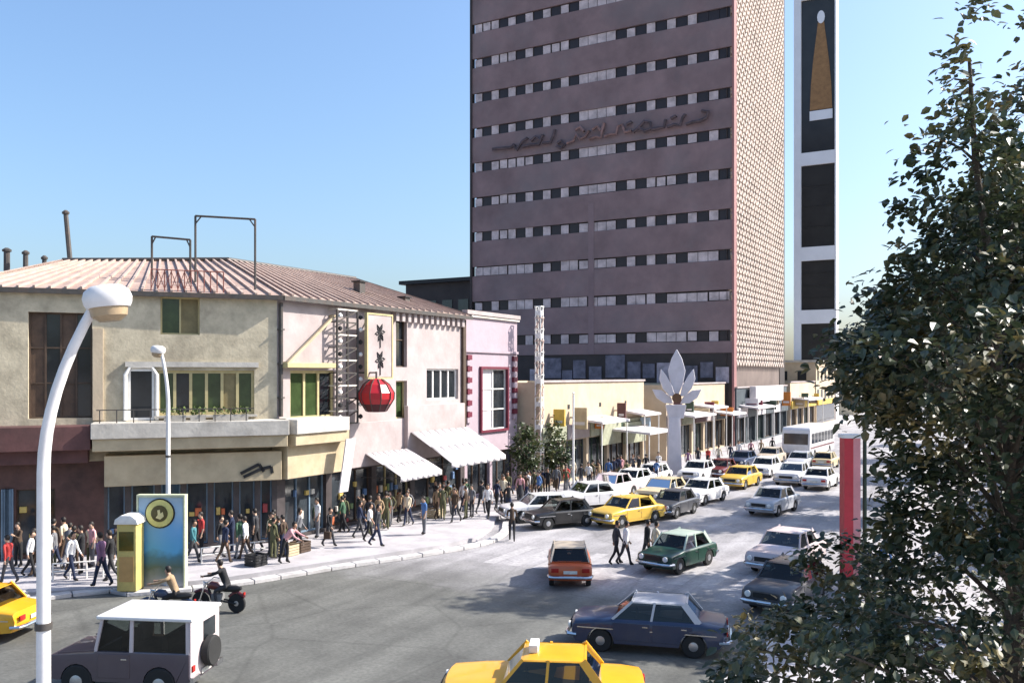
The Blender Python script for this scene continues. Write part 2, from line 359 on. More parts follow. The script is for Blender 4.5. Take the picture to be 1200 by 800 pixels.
shopsB = [(.5, 3.2, .32, 2.9), (3.6, 6.6, .32, 2.9), (7.0, 9.9, .32, 2.9), (10.3, 14.9, .32, 2.9)]
mb = MB(); wall(mb, FB, 0, FB.L, 3.2, EV, opB, .35); mb.build('street_wall', M_pale, A)
mb = MB(); wall(mb, FB, 0, FB.L, 0, 3.2, shopsB, .35); mb.build('shop_wall', M_shop, A)
mb = MB()                                     # rear walls
pb = [(-28, 43.9), (-40, 43.9), (-40, 33.6), (-47.4, 29.4), (-35.6, 19.42)]
for p, q in zip(pb, pb[1:]): mb.add([(*p, 0), (*q, 0), (*q, EV), (*p, EV)], [(0, 1, 2, 3)])
mb.build('rear_wall', M_grey, A)
# roof: eave points, ridge points
ov = .14
E = [FA(-.4, EV, .16), Vector((-28 + .38, 28.6 - .0, EV)), Vector((-28 + .4, 44.1, EV))]
Rg = [Vector((-41.4, 27.4, 13.25)), Vector((-34.3, 31.6, 13.3)), Vector((-34.0, 41.2, 13.25))]
Bk = [Vector((-47.8, 29.2, EV)), Vector((-40.4, 33.6, EV)), Vector((-40.4, 44.1, EV))]
def roofplane(e0, e1, r0, r1, n, nm):
    mb = MB(); vs = []
    for i in range(n + 1):
        a = e0.lerp(e1, i / n); b = r0.lerp(r1, i / n); vs += [a, b]
    mb.add(vs, [(2 * i, 2 * i + 2, 2 * i + 3, 2 * i + 1) for i in range(n)])
    pl = mb.build(nm, M_tin, A)
    for i in range(n + 1):
        a = e0.lerp(e1, i / n); b = r0.lerp(r1, i / n); j = random.uniform(-.02, .02)
        s = MB(); s.bar(a + Vector((0, 0, .05 + j)), b + Vector((0, 0, .05)), .09, .10); s.build('seam', M_seam, pl)
    return pl
roofplane(E[0], E[1], Rg[0], Rg[1], 22, 'roof'); roofplane(E[1], E[2], Rg[1], Rg[2], 26, 'roof')
roofplane(E[0], Bk[0], Rg[0], Rg[0] + Vector((.01, .01, 0)), 8, 'roof'); roofplane(E[2], Bk[2], Rg[2], Rg[2] + Vector((.01, 0, 0)), 9, 'roof')
mb = MB(); mb.add([Bk[0], Bk[1], Rg[1], Rg[0], Bk[2], Rg[2]], [(0, 1, 2, 3), (1, 4, 5, 2)]); mb.build('roof', M_tin, A)
mb = MB()
for a, b in zip(Rg, Rg[1:]): mb.tube([a + Vector((0, 0, .06)), b + Vector((0, 0, .06))], .11, 8)
mb.build('ridge_cap', STEEL, A)
mb = MB(); mb.bar(E[0] - Vector((0, 0, .1)), E[1] - Vector((0, 0, .1)), .16, .2); mb.bar(E[1] - Vector((0, 0, .1)), E[2] - Vector((0, 0, .1)), .16, .2); mb.build('gutter', STEEL, A)
mb = MB(); mb.hexa([FA(0, EV - .12, 0), FA(FA.L, EV - .12, 0), FA(FA.L, EV - .12, ov), FA(0, EV - .12, ov)] + [FA(0, EV - .06, 0), FA(FA.L, EV - .06, 0), FA(FA.L, EV - .06, ov), FA(0, EV - .06, ov)]); mb.build('soffit', M_grey, A)
# windows of the grey front
window(A, FA, *opA[0], 4, 3, M_brown, [mat('brown_blind', (0.09, 0.055, 0.035), .6, .4, 2), GLASS], depth=.28)
window(A, FA, *opA[1], 2, 1, M_ochre, [GREENG, AMBG], depth=.25)
window(A, FA, *opA[2], 6, 1, M_ochre, [GREENG, GLASS, GREENG, GREENG, AMBG, GREENG], bar=.12, depth=.2, sill=M_conc)
window(A, FA, *opA[3], 1, 1, M_wfr, GLASS, bar=.1, depth=.1)
q = opA[3]; mb = MB(); pts = [FA(q[0] - .1, q[2], .06), FA(q[0] - .1, q[3] - .25, .06), FA(q[0] + .1, q[3] + .1, .06), FA(q[1] - .1, q[3] + .1, .06), FA(q[1] + .1, q[3] - .25, .06), FA(q[1] + .1, q[2], .06)]
mb.tube(pts, .085, 6); mb.build('arched_surround', M_wfr, A)
q = FA.rect(109, 385, 121, 492); mb = MB(); mb.fbox(FA, q[0], q[1], q[2], q[3], -.01, .12); mb.build('pilaster', M_cream, A)
q = FA.rect(150, 424, 300, 430); mb = MB(); mb.fbox(FA, q[0] - .1, q[1] + .1, q[2], q[3], -.01, .14); mb.build('window_hood', M_conc, A)
# downpipe at the corner
mb = MB(); a = FB(.12, 10.7, .12); mb.tube([a, FB(.12, 5.7, .12)], .09, 8)
for zz in (6.5, 8, 9.5): mb.fbox(FB, .0, .24, zz, zz + .06, .0, .24)
mb.build('downpipe', STEEL, A)
# ledge (balcony slab) over the shops, signboard below it, maroon shop on the left
def run(fr, a, b, z0, z1, o0, o1, nm, m, bev=.02): mb = MB(); mb.fbox(fr, a, b, z0, z1, o0, o1); return mb.build(nm, m, A, bevel=bev, seg=1)
la = FA.px(106, 510, 1.5)[0]
zt, zm, zb = FA.px(230, 494, 1.5)[1], FA.px(230, 512, 1.5)[1], FA.px(230, 526, 1.4)[1]
run(FA, la, FA.L + .35, zm, zt, -.02, 1.5, 'ledge', M_conc); run(FA, la + .05, FA.L + .3, zb, zm - .003, -.02, 1.38, 'ledge_fascia', M_tan)
sz0, sz1 = FA.px(230, 566, .9)[1], FA.px(230, 531, .9)[1]
run(FA, FA.px(122, 550, .9)[0], FA.L + .1, sz0, min(sz1, zb - .004), -.02, .9, 'signboard', M_tan)
mz = FA.px(50, 500, 1.3)[1]; run(FA, -.6, la - .02, mz - .95, mz, -.02, 1.3, 'maroon_fascia', M_maroon); run(FA, -.6, la - .15, mz - 1.5, mz - .955, -.02, .8, 'maroon_signboard', M_maroon)
mb = MB()
for i in range(10): mb.fbox(FA, la + .3 + i * .62, la + .34 + i * .62, zt, zt + .5, 1.38, 1.42)
mb.fbox(FA, la + .2, la + 6.2, zt + .5, zt + .54, 1.37, 1.43); mb.build('ledge_rail', STEEL, A)
mb = MB()                                     # dark script strokes at the right of the signboard
w0, z0 = FA.px(282, 556, .92)
for (x, y, x2, y2) in ((0, 0.05, .75, .42), (.12, -.1, .85, .22), (.75, .42, .95, .1), (.85, .22, 1.25, .3), (1.25, .3, 1.3, .02)):
    mb.bar(FA(w0 + x, z0 + y, .93), FA(w0 + x2, z0 + y2, .93), .13, .05, up=FA.n)
mb.build('sign_lettering', BLACK, A)
# clutter on the ledge: planters and crates
for px in (205, 232, 262, 282):
    w_, z_ = FA.px(px, 485, 1.0)
    p = thing('planter', ('long' if px in (205, 262) else 'short') + ' planter box with plants on the ledge, ' + {205: 'behind the thin street lamp', 232: 'second from the arched window', 262: 'under the ochre framed panes', 282: 'next to the corner downpipe'}[px], 'planter', FA(w_, zt, 1.0), 'planters on the ledge')
    mb = MB(); l = .42 if px in (205, 262) else .3; mb.fbox(FA, w_ - l, w_ + l, zt, zt + .26, .85, 1.15); mb.build('box', M_conc, p)
    lf = MB()
    for i in range(70):
        c = FA(w_ + random.uniform(-l, l), zt + .26 + random.uniform(0, .28), 1 + random.uniform(-.15, .15)); d = Vector((random.uniform(-1, 1), random.uniform(-1, 1), random.uniform(.1, 1))).normalized() * .12
        s = d.cross(Vector((random.random(), random.random(), .3))).normalized() * .04
        lf.add([c - s, c + d * .5 - s * 1.3, c + d, c + d * .5 + s * 1.3], [(0, 1, 2, 3)])
    tag(lf.build('foliage', mat('planter_leaf', (.10, .14, .035), .6, .4, 8), p), kind='stuff')
# shop fronts of the grey building
for i, q in enumerate(shopsA): window(A, FA, *q, 2 if q[1] - q[0] > 1 else 1, 1, M_brown if i < 2 else M_blue, SHOPG, depth=.3, bar=.06)
for x in pier:
    w_ = FA.px(x, 600)[0]; mb = MB(); mb.fbox(FA, w_ - .12, w_ + .12, .17, shopz + .05, -.01, .1); mb.build('pier', M_blue, A)
# goods set out behind the shop glass, seen as small coloured boxes
GM = [mat('goods_%d' % i, c_, .7, .2, 5) for i, c_ in enumerate([(.5, .13, .05), (.55, .4, .12), (.6, .57, .5), (.12, .2, .35), (.35, .06, .06), (.2, .27, .12)])]
rg = random.Random(31)
for fr_, shops_ in ((FA, shopsA), (FB, shopsB)):
    for q in shops_:
        w_ = q[0] + .1
        while w_ < q[1] - .25:
            l = rg.uniform(.12, .3); z_ = rg.choice((.36, .95, 1.5, 2.0)); h = rg.uniform(.15, .42)
            mb = MB(); mb.fbox(fr_, w_, w_ + l, z_, z_ + h, -.27, -.14); mb.build('goods', rg.choice(GM[:5] if fr_ is FA and q[1] < sa else GM), A, bevel=.015, seg=1)
            w_ += l + rg.uniform(.02, .22)
# street front
window(A, FB, *opB[0], 3, 1, M_ochre, [GREENG, GREENG, GLASS], depth=.2, bar=.13)
window(A, FB, *opB[1], 1, 2, M_brown, GLASS, depth=.3); window(A, FB, *opB[2], 1, 1, M_ochre, GREENG, depth=.3)
window(A, FB, *opB[3], 4, 1, M_wfr, GLASS, depth=.25, bar=.1)
for i, q in enumerate(shopsB): window(A, FB, *q, 3, 1, [M_blue, M_brown, M_ochre, M_brown][i], SHOPG, depth=.3, bar=.07)
run(FB, -.3, FB.px(408, 520, .9)[0], sz0, zb - .004, -.02, .9, 'signboard', M_tan)
run(FB, -.35, FB.px(408, 520, 1.4)[0], zm, zt, -.02, 1.5, 'ledge', M_conc); run(FB, -.3, FB.px(408, 520, 1.3)[0], zb, zm - .003, -.02, 1.38, 'ledge_fascia', M_tan)
q = FB.rect(478, 480, 545, 500, .25); run(FB, q[0], q[1], 3.0, 5.9, -.02, .25, 'shop_parapet', M_pale)
q = FB.rect(410, 500, 470, 528, .3); run(FB, q[0], q[1], 3.0, 5.2, -.02, .3, 'shop_parapet', M_pale)
# dentils under the eave that throw the toothed shade
for i in range(13): run(FB, 8.3 + i * .53, 8.55 + i * .53, 10.35, 10.86, -.01, .28, 'dentil', M_pale, 0)
run(FB, FB.L - .35, FB.L - .02, 2.9, EV - .2, -.01, .16, 'pilaster', M_brown)
mb = MB(); a = FB.px(338, 425, .3); b = FB.px(392, 370, .3); mb.bar(FB(a[0], a[1], .3), FB(b[0], b[1], .3), .12, .12); mb.bar(FB(a[0], a[1], 0), FB(a[0], a[1], .33), .1); mb.bar(FB(b[0], b[1], 0), FB(b[0], b[1], .33), .1); mb.build('brace', M_tan, A)
q = FB.rect(337, 425, 394, 431, .5); run(FB, q[0], q[1], q[2], q[3], -.01, .5, 'window_hood', M_ochre)

# pink building next to it
P = thing('pink_building', 'narrow pink building with a red framed window beside the corner building', 'building', (-28, 43.93, 0))
opP = [FP.rect(563, 432, 593, 503)]; shopsP = [(.3, 2.9, .32, 2.8), (3.2, 6.0, .32, 2.8)]
mb = MB(); wall(mb, FP, 0, FP.L, 0, 11.15, opP + shopsP, .3); mb.build('front_wall', M_pink, P)
mb = MB(); mb.add([(-28, 43.93, 0), (-40, 43.93, 0), (-40, 50.3, 0), (-28, 50.3, 0), (-28, 43.93, 11.15), (-40, 43.93, 11.15), (-40, 50.3, 11.15), (-28, 50.3, 11.15)], [(1, 2, 6, 5), (2, 3, 7, 6), (0, 1, 5, 4)]); mb.build('side_wall', M_pink, P)
mb = MB(); mb.box(-40.1, -27.85, 43.98, 50.4, 11.0, 11.13); mb.build('roof', M_conc, P)
mb = MB(); mb.box(-28.2, -27.8, 43.95, 50.42, 11.16, 11.4); mb.box(-40.1, -28.22, 50.2, 50.42, 11.16, 11.4); mb.build('parapet', M_pale, P)
q = opP[0]
for a, b, c, d in ((q[0] - .13, q[0] + .02, q[2] - .13, q[3] + .13), (q[1] - .02, q[1] + .13, q[2] - .13, q[3] + .13), (q[0] + .023, q[1] - .023, q[3] - .02, q[3] + .13), (q[0] + .023, q[1] - .023, q[2] - .13, q[2] + .02)):
    mb = MB(); mb.fbox(FP, a, b, c, d, -.01, .16); mb.build('red_trim', M_redp, P)
window(P, FP, *q, 2, 3, M_wfr, [M_canvas, GLASS], depth=.15, bar=.09)
for ww in (.35, FP.L - .45):
    for j in range(12):
        mb = MB(); mb.fbox(FP, ww - .24, ww + .24, 4.7 + j * .34, 4.7 + j * .34 + .30, -.01, .14 + (.03 if j % 2 else 0)); mb.build('quoin', M_redp if j % 2 else M_pink, P)
mb = MB(); mb.fbox(FP, .0, FP.L, 8.9, 9.05, -.01, .12); mb.build('string_course', M_pink, P)
for i, q in enumerate(shopsP): window(P, FP, *q, 3, 1, M_brown, SHOPG, depth=.3)

# ---- awnings
def awning(fr, x0, x1, ytop, z0d, out, drop, label, val=.22):
    a = fr.px(x0, ytop, .3)[0]; b = fr.px(x1, ytop, .3)[0]; zt_ = fr.px((x0 + x1) / 2, ytop, .3)[1]
    r = thing('awning', label, 'awning', fr((a + b) / 2, zt_, .3), 'canvas awnings over the shops')
    mb = MB(); n = 8; vs = []
    for i in range(n + 1):
        ww = a + (b - a) * i / n; sag = .035 * (i % 2)
        vs += [fr(ww, zt_, .28), fr(ww, zt_ - drop * .48 - sag, .28 + out * .5), fr(ww, zt_ - drop, .28 + out), fr(ww, zt_ - drop - val - .04 * (i % 2), .28 + out + .01)]
    for i in range(n):
        for k in range(3): mb.add([vs[4 * i + k], vs[4 * i + k + 1], vs[4 * i + k + 5], vs[4 * i + k + 4]], [(0, 1, 2, 3)])
    o = mb.build('canvas', M_canvas, r); md = o.modifiers.new('t', 'SOLIDIFY'); md.thickness = .02
    for ww in (a + .04, b - .04):
        s = MB(); s.tube([fr(ww, zt_ - drop - .06, .28 + out - .03), fr(ww, zt_ - drop - .15, .0)], .025, 6); s.build('arm', STEEL, r)
    return r
awning(FB, 428, 478, 528, 0, 2.2, 1.05, 'white canvas awning over a dark shop under the red lantern sign')
awning(FB, 482, 548, 503, 0, 2.6, 1.55, 'large sloping pinkish white awning under the toothed eave wall')
# white slanted banner at the shop corner
w_, z_ = FB.px(400, 560, 1.6); bn = MB(); bn.hexa([FB(w_ - .15, 2.2, 1.55), FB(w_ + .45, 2.2, 1.55), FB(w_ + .45, 2.2, 1.62), FB(w_ - .15, 2.2, 1.62), FB(w_ + .35, 4.6, 1.55), FB(w_ + 1.0, 4.6, 1.55), FB(w_ + 1.0, 4.6, 1.62), FB(w_ + .35, 4.6, 1.62)])
tag(bn.build('hanging_banner', M_canvas), 'tall white slanted banner hanging from the ledge corner beside the awning', 'banner')

# ---- lattice sign tower, vertical neon panel and red lantern
w1, zt1 = FB.px(395, 362, .5); w2, zb1 = FB.px(419, 495, .5)
T = thing('lattice_sign', 'tall narrow steel lattice sign fixed to the pale wall beside the lantern', 'sign', FB(w1, zb1, .5))
M_bulb = mat('pale_lattice', (.62, .56, .48), .6, .2, 6)
for ww in (w1, (w1 + w2) / 2, w2):
    mb = MB(); mb.tube([FB(ww, zb1, .5), FB(ww, zt1, .5)], .06, 6); mb.build('upright', STEEL, T)
n = 9
for i in range(n + 1):
    z_ = zb1 + (zt1 - zb1) * i / n; mb = MB(); mb.bar(FB(w1, z_, .5), FB(w2, z_, .5), .07, .07); mb.bar(FB(w1, z_, 0), FB(w1, z_, .5), .05)
    mb.build('rung', M_bulb if i % 2 else STEEL, T)
    if i < n:
        z2 = zb1 + (zt1 - zb1) * (i + 1) / n; mb = MB(); mb.bar(FB(w1, z_, .52), FB(w2, z2, .52), .05, .05); mb.build('diagonal', STEEL, T)
        for ww in (w1, w2):
            mb = MB(); mb.lathe([(.02, -.12), (.11, -.05), (.11, .05), (.02, .12)], 8, FB(ww + .15, (z_ + z2) / 2, .56)); mb.build('bulb', M_wfr if (i + (ww == w1)) % 2 else BLACK, T)
w1, zt1 = FB.px(431, 368, .9); w2, zb1 = FB.px(459, 442, .9)
V = thing('vertical_sign', 'upright cream neon sign panel with dark flower ornaments above the red lantern', 'sign', FB(w1, zb1, .9))
mb = MB(); mb.fbox(FB, w1, w2, zb1, zt1, .78, .9); mb.build('panel', M_pale, V, bevel=.02, seg=1)
mb = MB()
for a, b, c, d in ((w1, w2, zt1, zt1 + .08), (w1, w2, zb1 - .08, zb1), (w1 - .08, w1, zb1 - .08, zt1 + .08), (w2, w2 + .08, zb1 - .08, zt1 + .08)): mb.fbox(FB, a, b, c, d, .76, .93)
mb.build('border', M_ochre, V)
wc = (w1 + w2) / 2; hh = (zt1 - zb1)
mb = MB()
for f in (.72, .28):
    zc = zb1 + hh * f
    for a in range(0, 360, 60):
        pts = [FB(wc + math.cos(R(a)) * r_ - math.sin(R(a)) * s_, zc + (math.sin(R(a)) * r_ + math.cos(R(a)) * s_) * 1.2, .92) for r_, s_ in ((.05, 0), (.2, .1), (.38, .04), (.22, -.03), (.05, 0))]
        mb.tube(pts, .03, 5)
    mb.tube([FB(wc, zc - .75, .92), FB(wc, zc - .3, .92)], .035, 5)
mb.build('ornament', BLACK, V)
mb = MB()
for z_ in (zb1 + .3, zt1 - .3): mb.bar(FB(wc, z_, 0), FB(wc, z_, .8), .07)
mb.build('bracket', STEEL, V)
c = FB(*FB.px(441, 463, 1.3), 1.3)
Lm = thing('lantern_sign', 'big faceted red lantern sign hanging over the shop awning', 'sign', c)
mb = MB(); mb.lathe([(.02, .82), (.28, .78), (.62, .52), (.86, .12), (.84, -.18), (.70, -.42)], 10, c); mb.build('shade', M_red, Lm, angle=20)
mb = MB(); mb.lathe([(.695, -.425), (.52, -.74), (.46, -.80), (.02, -.82)], 10, c); mb.build('lower_shade', mat('dark_maroon', (.07, .012, .016), .5, .2, 3), Lm, angle=20)
mb = MB(); mb.tube([c + Vector((0, 0, .8)), c + Vector((0, 0, 1.15))], .05, 6); mb.bar(c + Vector((0, 0, 1.1)), Vector((-28, c.y, c.z + 1.1)), .07); mb.build('hanger', STEEL, Lm)
mb = MB()
for i in range(10):
    a = 2 * math.pi * i / 10; f = lambda r_, z_: c + Vector((math.cos(a) * r_, math.sin(a) * r_, z_))
    mb.tube([f(.3, .79), f(.64, .53), f(.88, .12), f(.86, -.18), f(.71, -.43), f(.5, -.77)], .022, 5)
mb.build('rib', STEEL, Lm)

# ---- things on the roof
def frame_on_roof(x0, x1, yt, yb0, yb1, d, label):
    a0, a1, b0, b1 = D(x0, yb0, d), D(x0, yt, d), D(x1, yb1, d), D(x1, yt + 4, d)
    r = thing('roof_frame', label, 'steel frame', a0 - Vector((0, 0, .0)), 'steel sign frames on the roof')
    for p, q in ((a0, a1), (b0, b1)):
        mb = MB(); mb.tube([p - Vector((0, 0, .35)), q], .05, 6); mb.build('post', STEEL, r)
    mb = MB(); mb.tube([a1, b1], .05, 6); mb.build('crossbar', STEEL, r)
    mb = MB(); mb.tube([a1 - Vector((0, 0, .35)), a1.lerp(b1, .1)], .03, 6); mb.tube([b1 - Vector((0, 0, .35)), b1.lerp(a1, .1)], .03, 6); mb.build('brace', STEEL, r)
frame_on_roof(178, 223, 277, 330, 332, 39.2, 'small low empty sign frame of steel pipe above the red rail')
frame_on_roof(229, 299, 253, 335, 341, 39.0, 'tall wide empty sign frame of steel pipe on the tin roof')
M_rust = mat('rust_red', (.19, .06, .045), .7, .3, 4)
rr = thing('roof_rail', 'low rusty red lattice rail along the eave of the tin roof', 'railing', FA.d * 0 + D(178, 334, 38))
a, b = FA.px(177, 332, .1)[0], FA.px(262, 336, .1)[0]
for i in range(12):
    w_ = a + (b - a) * i / 11; mb = MB(); mb.tube([FA(w_, EV + .05, .05), FA(w_, EV + .95, .05)], .024, 5); mb.build('post', M_rust, rr)
    if i < 6:
        w2_ = a + (b - a) * (i + 1) / 11; mb = MB(); mb.bar(FA(w_, EV + .15, .05), FA(w2_, EV + .9, .05), .028); mb.bar(FA(w2_, EV + .15, .06), FA(w_, EV + .9, .06), .028); mb.build('diagonal', M_rust, rr)
mb = MB(); mb.tube([FA(a, EV + .95, .05), FA(b, EV + .95, .05)], .024, 5); mb.build('top_rail', M_rust, rr)
for (x, yt, yb, d, w_, lb) in ((80, 250, 309, 44.5, .13, 'tall leaning dark chimney pipe at the end of the tin roof ridge'), (8, 294, 345, 46, .17, 'short thick dark flue pipe at the far edge behind the roof'), (30, 297, 340, 46, .14, 'middle dark flue pipe of three behind the roof hip'), (52, 303, 332, 45, .12, 'thin short flue pipe beside the leaning chimney pipe')):
    p, q = D(x + (4 if x == 80 else 0), yb + 8, d), D(x - (3 if x == 80 else 0), yt, d)
    r = thing('flue_pipe', lb, 'flue pipe', p); mb = MB(); mb.tube([p - Vector((0, 0, 2.0 if x != 80 else .4)), q], [w_, w_ * .9], 8); mb.build('pipe', STEEL, r); mb = MB(); mb.lathe([(w_ * 1.3, -.04), (w_ * 1.4, .06), (w_ * .5, .16)], 8, q); mb.build('cowl', STEEL, r)
for (x, y, lb) in ((421, 334, 'square dark roof vent over the lattice sign frame'), (474, 352, 'square dark roof vent over the toothed eave')):
    t_ = .42 if x == 421 else .35
    c = D(x, y, 47 if x == 421 else 49.6); r = thing('roof_vent', lb, 'vent', c); mb = MB(); mb.box(c.x - .22, c.x + .22, c.y - .22, c.y + .22, c.z - .9, c.z + .15); mb.build('box', STEEL, r); mb = MB(); mb.box(c.x - .3, c.x + .3, c.y - .3, c.y + .3, c.z + .15, c.z + .22); mb.build('cap', BLACK, r)
# ================================================================== the tower
M_clad = mat('purple_brown_cladding', (0.205, 0.138, 0.138), 0.75, 0.26, 0.3, 0.08, dirt=0.75, dirt_col=(0.165, 0.145, 0.15, 1), world=True)
M_dkwin = mat('dark_window', (0.032, 0.025, 0.027), 0.3, 0.3, 1, spec=0.25)
M_blind = mat('pale_blind', (0.47, 0.39, 0.385), 0.7, 0.4, 1.1, world=True)
M_lat = mat('pale_lattice_screen', (0.54, 0.455, 0.395), 0.85, 0.22, 0.6, dirt=0.5, dirt_col=(0.30, 0.235, 0.20, 1), world=True)
M_back = mat('recess_wall', (0.15, 0.115, 0.10), 0.8, 0.3, 0.4, world=True)
M_dk = mat('dark_brown_wall', (0.045, 0.036, 0.034), 0.8, 0.25, 0.6, world=True)
TX0, TX1, TY0, TY1, PIT = -56.9, -25.0, 91.0, 115.2, 4.22
TW = thing('tower_block', 'tall purple brown office tower with ribbon windows and a pale lattice side screen', 'building', (TX1, TY0, 0))
FT = Fr((TX0, TY0), (TX1, TY0)); FR = Fr((TX1, TY0), (TX1, TY1))
ZT = 11.7 + 11 * PIT
mb = MB(); mb.box(TX0 + .4, TX1 - .6, TY0 + .35, TY1, 0, ZT); mb.build('core_wall', M_dk, TW)
nmod = 27; mw = (FT.L - .5) / nmod
pane = MB(); pane.box(-.5, .5, -.05, .05, -.5, .5); pane_me = pane.mesh('pane', M_blind); pane_dk = MB().box(-.5, .5, -.05, .05, -.5, .5).mesh('dark_pane', M_dkwin)
base_pat = 'LDLDLDLDLDLDLLLLDLDLDLDLDLD'
for k in range(-1, 12):
    zc = 11.7 + k * PIT
    lo, hi = zc + .58, zc + PIT - .58
    if k == -1: lo, hi = 9.9, zc + PIT - .58
    mb = MB(); mb.fbox(FT, 0.0, FT.L, lo, min(hi, ZT + 2), -.34, 0)
    if k < 11: s = mb.build('spandrel', M_clad, TW)
    if k < 0 or k > 10: continue
    i = 0; rnd = random.Random(100 + k)
    while i < nmod:
        c = base_pat[i]; ln = 1
        if c == 'L' and k <= 2 and rnd.random() < .3: ln = rnd.choice((2, 3, 4))
        if c == 'L' and rnd.random() < .06: c = 'D'
        if c == 'D' and rnd.random() < (.22 if i < 6 else .06): c = 'L'
        if 12 <= i < 16 and c == 'L': ln = 16 - i if k < 9 else 5
        ln = min(ln, nmod - i)
        wa = .25 + i * mw; wb = wa + ln * mw; g = .10 if c == 'L' else .0
        if c == 'L':                          # each blind is drawn to its own height and leaves a dark strip
            up = rnd.uniform(.0, .18); lowr = rnd.uniform(-.03, .1)
            o = inst(pane_me, 'window', TW, (FT((wa + wb) / 2, 0, -.2).x - TX1, .18, zc + (lowr - up) / 2), scale=(ln * mw - g * 2, 1, 1.14 - up - lowr))
            if ln > 1:
                for j in range(1, ln):
                    inst(pane_dk, 'mullion', o, ((j / ln - .5), -.055, 0), scale=(.05 / (ln * mw), .3, 1))
        else: inst(pane_dk, 'window', TW, (FT((wa + wb) / 2, 0, -.3).x - TX1, .28, zc), scale=(ln * mw - .04, 1, 1.14))
        i += ln
mb = MB(); mb.fbox(FT, -.25, .0, 0, ZT + .6, -.6, .15); mb.build('edge_fin', M_dk, TW)
mb = MB(); mb.fbox(FT, FT.L - .012, FT.L + .22, 0, ZT + .6, -.9, .06); mb.build('edge_fin', mat('red_brown_fin', (.27, .13, .125), .7, .15, .5, world=True), TW)
mb = MB(); mb.fbox(FT, 15.5, 16.2, 9.9, 27, .002, .03); mb.build('stain_panel', mat('grey_panel', (.208, .144, .148), .8, .2, .4, world=True), TW)
# lettering in cursive strokes across one spandrel
M_let = mat('dark_letters', (0.085, 0.06, 0.066), .7, .5, 1.5)
M_let2 = mat('rusty_letters', (0.20, 0.12, 0.11), .7, .5, 1.5)
def L_(px, py, o=.35): return FT(*FT.px(px, py, o), o)
letters = [
    [(577, 175), (587, 174), (598, 173), (603, 170)], [(601, 169), (606, 176), (612, 166), (618, 162)],
    [(612, 172), (622, 170), (632, 169), (634, 162), (636, 158)], [(622, 165), (628, 160), (633, 164)], [(636, 168), (645, 167), (648, 160), (650, 152)],
    [(652, 171), (657, 174), (662, 170), (658, 165), (653, 168)], [(664, 168), (672, 165), (675, 158), (680, 163), (686, 160), (690, 153)],
    [(674, 152), (680, 149), (684, 154)], [(690, 163), (698, 160), (704, 161), (706, 151), (708, 144)], [(694, 152), (700, 148), (704, 153)],
    [(708, 160), (716, 157), (722, 157), (724, 148), (729, 146), (732, 155), (740, 153)], [(734, 146), (740, 143)],
    [(742, 155), (748, 150), (755, 142), (762, 144), (763, 151), (755, 154), (749, 150)], [(764, 152), (772, 150), (778, 149), (780, 140)],
    [(782, 149), (790, 146), (797, 147), (800, 138), (803, 134)], [(786, 139), (792, 136)], [(804, 146), (812, 143), (820, 142), (828, 138), (830, 131), (822, 130)]]
for i, st in enumerate(letters):
    mb = MB(); mb.tube([L_(*p) for p in st], .17, 6); o = mb.build('sign_letter', M_let2 if 6 <= i <= 10 else M_let, TW)
    a = L_(*st[0]); b = L_(*st[-1]); mb = MB()
    for q in (a, b): mb.bar(q, Vector((q.x, TY0 - .0, q.z)), .08)
    mb.build('bracket', STEEL, o)
# lattice side
mb = MB(); wall(mb, FR, 0, FR.L, 0, ZT + .6, [], o=-.58); mb.build('side_wall', M_back, TW)
for k in range(0, 11):
    zc = 11.7 + k * PIT
    mb = MB(); mb.fbox(FR, 0.3, FR.L, zc + .55, zc + PIT - .6, -.57, -.38); mb.build('spandrel', M_lat, TW)
lat = MB(); px_, pz_ = 1.15, 1.407
def clipbar(w0, z0, w1, z1):
    z_lo, z_hi = 8.6, ZT + .5
    t0, t1 = 0, 1
    for p, q in ((-(w1 - w0), w0 - .25), (w1 - w0, FR.L - w0), (-(z1 - z0), z0 - z_lo), (z1 - z0, z_hi - z0)):
        if abs(p) < 1e-9:
            if q < 0: return
        else:
            r_ = q / p
            if p < 0: t0 = max(t0, r_)
            else: t1 = min(t1, r_)
    if t1 - t0 < 1e-3: return
    f = lambda t: FR(w0 + (w1 - w0) * t, z0 + (z1 - z0) * t, -.1)
    lat.bar(f(t0), f(t1), .2, .2, up=FR.n)
run_ = FR.L * pz_ / px_
zz = 8.6 - run_
while zz < ZT + 1:
    clipbar(0, zz, FR.L, zz + run_); clipbar(0, zz + run_, FR.L, zz); zz += pz_
tag(lat.build('lattice_screen', M_lat, TW), kind='stuff')
for j in range(15):
    w_ = .3 + j * (FR.L - .5) / 14; mb = MB(); mb.fbox(FR, w_ - .07, w_ + .07, 8.6, ZT + .5, -.36, -.25); mb.build('mullion', M_lat, TW)
mb = MB(); mb.fbox(FR, FR.L, FR.L + 2.8, 0, ZT + 2, -8, -.5); mb.build('stair_core', M_dk, TW)
mb = MB(); mb.box(TX0 - .2, TX1 + .2, TY0 - .1, TY1, ZT + .6, ZT + 1.4); mb.build('roof', M_clad, TW)
# base of the tower: dark glazing with hoardings
mb = MB(); mb.fbox(FT, 0, FT.L, 0, 9.9, -.36, -.1); mb.build('base_wall', M_dk, TW)
rnd = random.Random(4); ww = 8.0
while ww < FT.L - 1:
    l = rnd.uniform(1.0, 2.6); h = rnd.uniform(1.2, 2.6); z0 = rnd.uniform(6.6, 7.4)
    mb = MB(); mb.fbox(FT, ww, min(ww + l, FT.L - .3), z0, min(z0 + h, 9.8), -.1, rnd.uniform(.02, .15)); mb.build('hoarding', mat('hoarding_%d' % rnd.randint(0, 4), [(.30, .26, .29), (.20, .17, .2), (.13, .12, .15), (.34, .29, .25), (.10, .085, .10)][rnd.randint(0, 4)], .7, .5, 1.4, world=True), TW)
    ww += l + rnd.uniform(.05, .5)

